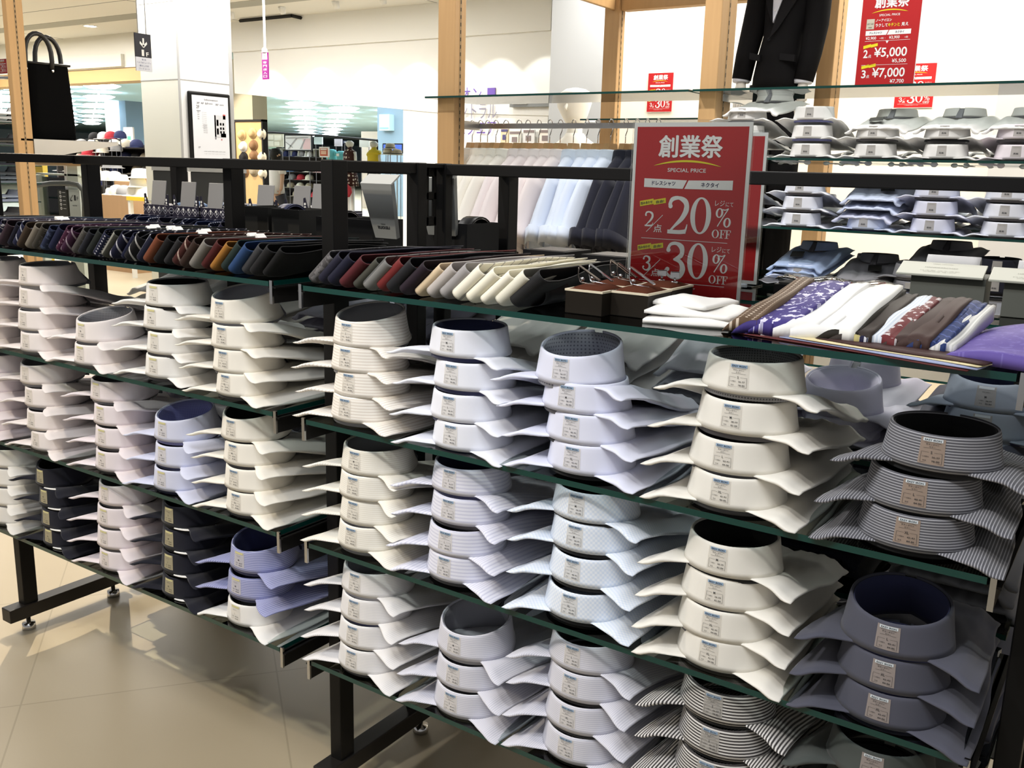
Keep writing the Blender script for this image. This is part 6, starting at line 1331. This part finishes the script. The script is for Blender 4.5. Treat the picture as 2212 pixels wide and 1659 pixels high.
# far right block: grey wall with a vent box, black frame
a, b = at(815, 247, 19), at(876, 440, 19); struct(MB().box(a.x, b.x, 19, 19.2, 0, 3.05).build('wall_grey', mat('blue_grey_wall', (.22, .30, .36), .8)), 'blue grey wall in the far store', 'wall'); p0, p1_ = at(819, 247, 18.8), at(841, 282, 18.8); t = thing('vent_box', 'pale blue box on the blue grey wall of the far store', 'box', ((p0.x+p1_.x)/2, 18.8, p1_.z)); w = (p1_.x-p0.x)/2; h = p0.z-p1_.z; MB().box(-w, w, 0, .2, 0, h).build('case', mat('pale_blue_case', (.48, .66, .72), .5), t); MB().box(-w*.85, w*.85, -.01, 0, h*.1, h*.2).build('slot', mat('vent_slot', (.25, .4, .46), .5), t)
a, b = at(780, 270, 22), at(818, 400, 22); struct(MB().box(a.x, b.x, 22, 22.2, 0, 2.4).build('wall_beige', mat('far_beige_wall', (.50, .42, .34), .8)), 'beige wall panel in the far store', 'wall')
Yq = 9.6; a, b = at(873, 235, Yq), at(905, 235, Yq); struct(MB().box(a.x, b.x+1.1, Yq, Yq+.7, 0, 2.75).build('wall_column_far', mat('pale_green_white', (.80, .83, .80), .7)), 'white column left of the wooden post in the background', 'column')
poster(926, 277, 944, 334, Yq-.03, (.84, .83, .78), 'tall white notice with a black edge left of the wooden post', frame=BLKH, name='notice_board', cat='notice')
a, b = at(497, 148, 9.4), at(552, 440, 9.4); struct(MB().box(a.x, b.x, 9.4, 9.7, 0, 2.9).build('wall_pier', mat('warm_pier', (.78, .72, .56), .7)), 'warm lit wall pier right of the white column', 'wall'); spot('pier_spot', ((a.x+b.x)/2, 8.6, 2.9), ((a.x+b.x)/2+.2, 9.4, 1.6), 60, WARM, 60, .6, .03)
# ------------------------------------------------------------------ person in a white T-shirt
Yp_ = 10.2; P = at(596, 380, Yp_); s = px(596, 360, Yp_); Z = lambda v: at(596, v, Yp_).z; X = lambda u: at(u, 370, Yp_).x-P.x
SKN = mat('skin', (.62, .40, .28), .6); TEE = mat('white_tshirt', (.86, .86, .86), .8); HAIR = mat('black_hair', (.012, .011, .011), .6); TRO = mat('dark_trousers', (.05, .05, .06), .8)
t = thing('person', 'person in a white T-shirt walking away past the cap shelving', 'person', (P.x, Yp_, 0))
# one continuous skinned body: pelvis, spine, neck, head, arms and legs
V = [(0, 0, Z(425)), (X(594), 0, Z(395)), (X(592), 0, Z(368)), (X(594), 0, Z(352)), (X(597), -.02, Z(346)), (X(599), -.03, Z(334)), (X(600), -.03, Z(326)),
     (X(579), 0, Z(358)), (X(575), .03, Z(383)), (X(577), -.03, Z(408)), (X(607), 0, Z(358)), (X(610), 0, Z(380)), (X(612), -.05, Z(404)), (X(611), -.07, Z(412)),
     (X(591), 0, Z(435)), (X(590), -.05, .48), (X(590), -.02, .07), (X(590), -.18, .035), (X(601), 0, Z(435)), (X(603), .10, .48), (X(604), .18, .08), (X(604), .02, .035)]
Ed = [(0, 1), (1, 2), (2, 3), (3, 4), (4, 5), (5, 6), (2, 7), (7, 8), (8, 9), (2, 10), (10, 11), (11, 12), (12, 13), (0, 14), (14, 15), (15, 16), (16, 17), (0, 18), (18, 19), (19, 20), (20, 21)]
Rr = [.15, .135, .16, .075, .055, .095, .075, .06, .042, .03, .06, .042, .032, .026, .085, .06, .04, .03, .085, .06, .04, .03]
me = bpy.data.meshes.new('body'); me.from_pydata(V, Ed, []); bo = link('body', me, t); me.materials.append(SKN)
sk = bo.modifiers.new('skin', 'SKIN'); bo.modifiers.new('sub', 'SUBSURF').levels = 1; bo.modifiers['sub'].render_levels = 2
for i, r in enumerate(Rr): me.skin_vertices[0].data[i].radius = (r, r*.72); me.skin_vertices[0].data[i].use_root = (i == 0)
H_ = at(600, 331, Yp_); vs, fs = loft([(Z(347), X(600), .075, .08), (Z(338), X(600), .098, .105), (Z(328), X(600), .100, .112), (Z(321), X(600), .06, .07), (Z(320), X(600), .02, .02)], 20, 1); mb = MB(); mb.add([Vector((v.x-.012, v.y+.012-.03, v.z)) for v in vs], fs); mb.build('hair', HAIR, t, True)
MB().tube([Vector((X(608)+.012, -.05, Z(336))), Vector((X(608)+.018, -.052, Z(333)))], .016, 8).build('ear', SKN, t, True); MB().tube([Vector((X(609), -.09, Z(336))), Vector((X(610)+.02, -.115, Z(337)))], [.010, .014], 8).build('nose', SKN, t, True)
vs, fs = loft([(Z(418), X(594), .175, .13), (Z(395), X(593), .165, .125), (Z(370), X(593), .185, .13), (Z(356), X(593), .18, .11), (Z(351), X(594), .12, .085), (Z(348), X(595), .07, .065)], 24, .9); mb = MB(); mb.add(vs, fs); mb.build('tshirt', TEE, t, True)
for (p_, q_) in (((X(579), 0, Z(356)), (X(575), .02, Z(376))), ((X(606), 0, Z(356)), (X(610), 0, Z(376)))): MB().tube([Vector(p_), Vector(q_)], [.078, .070], 12).build('tshirt_sleeve', TEE, t, True)
mb = MB()
for w in ((X(591), -.05, .48), (X(603), .10, .48)): mb.tube([Vector((w[0], 0, Z(420))), Vector(w), Vector((w[0], w[1]+.05, .09))], [.10, .075, .06], 12)
mb.build('trousers', TRO, t, True)
for k_ in range(4): MB().tube([Vector((X(611)-.015+.010*k_, -.075, Z(412))), Vector((X(611)-.016+.011*k_, -.085, Z(415))), Vector((X(611)-.015+.010*k_, -.095, Z(418)-.004*(k_ in (1, 2))))], [.0085, .008, .006], 6).build('finger', SKN, t, True)
MB().tube([Vector((X(611)-.022, -.09, Z(411))), Vector((X(611)-.03, -.105, Z(414)))], [.009, .007], 6).build('thumb', SKN, t, True)

# ------------------------------------------------------------------ hat shop left of the column
Yk = 5.6
def wbox(u0, v0, u1, v1, Y, d, m, name, par): a, b = at(u0, v0, Y), at(u1, v1, Y); return MB().box(a.x, b.x, Y, Y+d, b.z, a.z).build(name, m, par)
t = thing('stepped_hat_table', 'oak stepped display carrying cream hats left of the column', 'display table', (0, 0, 0))
zs_ = [at(260, v, Yk).z for v in (438, 423, 394, 366)]
xk0, xk1 = at(195, 400, Yk).x, at(283, 400, Yk).x
MB().box(xk0, xk1+.0, Yk, Yk+1.0, .0, zs_[1]).build('lower_step', WOODS, t); MB().box(xk0, xk1-.02, Yk+.32, Yk+1.0, zs_[1], zs_[2]).build('middle_step', WOODS, t); MB().box(xk0, xk1-.10, Yk+.62, Yk+1.0, zs_[2], zs_[3]).build('upper_step', WOODS, t)
for i, (u, st, m, w, hb) in enumerate(((215, 2, CREAMH, 'cream', 0), (231, 2, CREAMH, 'cream', 0), (249, 2, CREAMH, 'cream', 0), (266, 2, STRAWW, 'pale straw', 1), (240, 1, CREAMH, 'beige', 1), (252, 1, STRAWW, 'pale straw', 0), (268, 1, GRNH, 'grey blue', 0), (236, 3, GRNH, 'light grey', 1), (254, 3, GRNH, 'light grey', 1))):
    y = Yk+(.16, .47, .80)[st-1]; x = at(u, 400, y).x; z = zs_[st]+.001
    lab = '%s hat on the %s oak step, %s of the oak display' % (w, ['lower', 'middle', 'upper'][st-1], nth(i))
    (hat((x, y, z), .075, m, lab, grp='hats on the oak steps', band=m) if hb else cap((x, y, z), .095, m, lab, .3, 'hats on the oak steps'))
t = thing('side_table', 'small table with a yellow top and white legs carrying white hats', 'table', (at(304, 430, 5.3).x, 5.3, 0)); zt = at(300, 426, 5.3).z; MB().box(-.26, .26, 0, .4, zt-.04, zt).build('table_top', mat('yellow_top', (.85, .62, .05), .5), t)
for (x, y) in ((-.23, .03), (.23, .03), (-.23, .37), (.23, .37)): MB().box(x-.02, x+.02, y-.02, y+.02, 0, zt-.04).build('leg', M['white'], t)
for i, (u, dz) in enumerate(((292, 0), (309, 0), (299, .10), (304, .20))):
    hat((at(u, 410, 5.45).x, 5.45, zt+dz+.001), .10, WHITEH, 'white bucket hat on the yellow table, %s counted from below left' % nth(i), grp='white hats on the yellow table', band=WHITEH)
# black wire shelf with caps behind
Yw2 = 7.2; a, b = at(120, 298, Yw2), at(330, 400, Yw2); t = thing('cap_shelf', 'black shelving with caps seen above the black rail on the left', 'shelf', (0, 0, 0)); zz2 = [at(250, v, Yw2).z for v in (402, 374, 346, 318)]
for z in zz2: MB().box(a.x, b.x, Yw2, Yw2+.4, z-.02, z).build('shelf_board', SHB, t)
MB().box(a.x, b.x, Yw2+.4, Yw2+.43, 0, a.z-.08).build('back_panel', SHB, t)
for x in (a.x, (a.x+b.x)/2, b.x): MB().box(x-.02, x+.02, Yw2-.01, Yw2+.42, 0, a.z).build('upright', SHB, t)
ms = [(CREAMH, 'cream'), (BLKH, 'black'), (WHITEH, 'white'), (GRNH, 'grey'), (NAVYH, 'navy'), (REDH, 'red'), (KHH, 'khaki'), (CREAMH, 'cream')]; n_ = 0
for k, z in enumerate(zz2):
    for j, u in enumerate((136, 158, 180, 205, 228, 250, 274, 298, 318)):
        if (k*9+j) % 4 == 3 and k: continue
        m, w = ms[(k*3+j*5) % 8]; n_ += 1; cap((at(u, 360, Yw2+.18).x, Yw2+.18, z+.001), .095, m, '%s cap on the left black shelving, %s of that shelving' % (w, nth(n_-1) if n_ <= 49 else 'last'), rr.uniform(-.6, .6), 'caps on the left black shelving')
for i, (u, v, m, w) in enumerate(((205, 302, BLKH, 'black and white'), (224, 301, WHITEH, 'white'), (240, 300, REDH, 'red'), (260, 299, NAVYH, 'navy'), (190, 335, REDH, 'red'), (222, 330, CREAMH, 'cream'), (252, 327, GRNH, 'pale grey'))):
    p = at(u, v, Yw2-.12); t = cap((p.x, Yw2-.12, p.z), .085, m, '%s cap on a stand before the left black shelving, %s from left' % (w, nth(i)), .4, 'caps on stands'); MB().tube([(0, 0, .01), (0, 0, -p.z)], .008, 6).build('stand', M['chrome'], t)
# column and panels in the far left store
for (u0, u1, Y, c, n) in ((227, 262, 17, (.62, .60, .50), 'beige'), (258, 272, 16.8, (.20, .27, .34), 'dark blue')):
    a, b = at(u0, 250, Y), at(u1, 250, Y); struct(MB().box(a.x, b.x, Y, Y+.6, 0, 3.05).build('wall_column_'+n.replace(' ', '_'), mat('far_column_'+n, c, .8)), '%s column in the far left store' % n, 'column')
poster(268, 278, 286, 303, 9.0, (.80, .86, .82), 'white notice with a green corner in the far left store', [(.4, .8, .05, .35, (.15, .55, .42))], frame=M['white'])
# escalator landing: glass balustrade, wooden and rubber handrails, direction signs
Ye = 3.6; t = thing('escalator_balustrade', 'pale green balustrade with wooden rail and black handrail by the wooden post', 'balustrade', (0, 0, 0)); GRN = mat('pale_green_frame', (.66, .72, .64), .5)
for (u0, v0, u1, v1, m, n) in ((78, 373, 172, 381, GRN, 'frame_bar'), (83, 378, 92, 760, GRN, 'frame_post'), (136, 340, 146, 410, M['white'], 'frame_post'), (166, 356, 174, 760, GRN, 'frame_post')): wbox(u0, v0, u1, v1, Ye, .06, m, n, t)
a, b = at(74, 350, Ye-.05), at(178, 350, Ye-.05); MB().tube([Vector((a.x, Ye-.05, a.z)), Vector((b.x, Ye-.05, at(178, 351, Ye).z)), Vector((b.x+.02, Ye+.0, at(178, 374, Ye).z))], .03, 10).build('wooden_handrail', M['wood'], t, True)
P_ = [at(80, 400, Ye-.1), at(110, 396, Ye-.1), at(150, 396, Ye-.1), at(170, 400, Ye-.1), at(180, 412, Ye-.1), at(183, 440, Ye-.1), at(183, 480, Ye-.1)]; MB().tube([Vector((p.x, Ye-.1, p.z)) for p in P_], .022, 10).build('rubber_handrail', mat('grey_rubber', (.12, .13, .12), .5), t, True)
wbox(80, 381, 166, 480, Ye+.03, .012, glass('balustrade_glass', (.86, .92, .86)), 'glass_panel', t)
t = thing('yellow_panel', 'mustard yellow panel behind the balustrade', 'panel', (0, 0, 0)); wbox(70, 340, 122, 740, Ye+.5, .05, mat('mustard_panel', (.62, .46, .08), .6), 'panel', t)
a, b = at(126, 409, Ye-.02), at(150, 470, Ye-.02); t = thing('pictogram_board', 'dark sign with white round pictograms on the balustrade', 'sign', ((a.x+b.x)/2, Ye-.03, b.z)); w = (b.x-a.x)/2; h = a.z-b.z; MB().box(-w, w, 0, .02, 0, h).build('panel', mat('dark_olive_panel', (.06, .062, .055), .6), t)
mb = MB(); ff = lambda u, v: Vector((w*u, -.002, h*v))
for k in range(5): ring2(mb, -.35, .90-.145*k, .24, .055, .10, .02, ff, 0, 14); rect2(mb, .1, .75, .89-.145*k, .91-.145*k, ff)
mb.build('pictograms', M['white'], t)
a, b = at(150, 409, Ye-.02), at(178, 470, Ye-.02); t = thing('direction_sign', 'pale sign with an arrow and 1F on the balustrade', 'sign', ((a.x+b.x)/2, Ye-.03, b.z)); w = (b.x-a.x)/2; h = a.z-b.z; MB().box(-w, w, 0, .02, 0, h).build('panel', mat('pale_sign_panel', (.62, .68, .66), .5), t)
mb = MB(); ff = lambda u, v: Vector((w*u, -.002, h*v)); put_text(mb, '1', .12, .70, .20, ff, 0, .30, bold=.02); put_text(mb, 'F', .62, .68, .13, ff, 0, .28); vstroke(mb, [(-.25, .80), (-.72, .62)], [.035, .035], ff, 0, 2); vstroke(mb, [(-.74, .74), (-.74, .60), (-.38, .60)], [.035, .05, .035], ff, 0, 2); put_text(mb, '食品売場', 0, .42, .05, ff, 0, .8); mb.build('sign_print', M['ink'], t)
# ------------------------------------------------------------------ stacks on the rear rack, mostly facing away
GR = 'shirts on the rear rack'
fabs = ['white', 'cool', 'palelav', 'white', 'blueg', 'slate', 'cream', 'lavwhite', 'grey', 'navyblack']
for side, xs in (('right', (.14, .365, .59, .825, 1.06)), ('left', (-1.06, -.83, -.605, -.375, -.15))):
    for k, z in enumerate(ZS[1:]):
        for i, x in enumerate(xs):
            dark = (side == 'right' and k > 0 and i > 2)
            for j in range(2 if (side == 'right' and k == 0 and i > 2) else (4 if k == 0 else 3)):
                fb = fabs[(i*3+k*2) % 7] if not dark else ['slate', 'navyblack', 'grey'][(i+k) % 3]
                if side == 'right' and k == 0 and i in (0, 1, 2): fb = ['white', 'white', 'cool'][i]
                shirt((x, .795, z+.003+.052*j), PI+random.uniform(-.04, .04), fb, 'Lgrey', min(j, 3), 'flat', None,
                      label='%s shirt facing away, %s stack from left, rear rack %s %s shelf, %s' % ({'cool': 'cool white', 'palelav': 'lilac', 'blueg': 'blue grey', 'lavwhite': 'lavender', 'navyblack': 'black'}.get(fb, fb), nth(i), side, ['upper', 'middle', 'lowest'][k], ['bottom', 'second', 'third', 'top'][j]), group=GR+' '+side+' '+['upper', 'middle', 'lowest'][k])
# two stacks turned towards the camera
stack(.845, (.905, .858), 'palelav', 'Lpale', 'lilac shirt with open collar', 'behind the cream stack, rear rack upper shelf', 'up', None, None, 'A', ['M', 'L'], y=.44, group=GR+' facing the camera')
stack(1.075, (.945, .90, .857), 'blueg', 'Lnavy', 'blue grey shirt, navy lining', 'behind the grey striped stack, rear rack upper shelf', 'up', 'silver', 'pale', 'B', ['M', 'L', 'L'], y=.46, group=GR+' facing the camera')
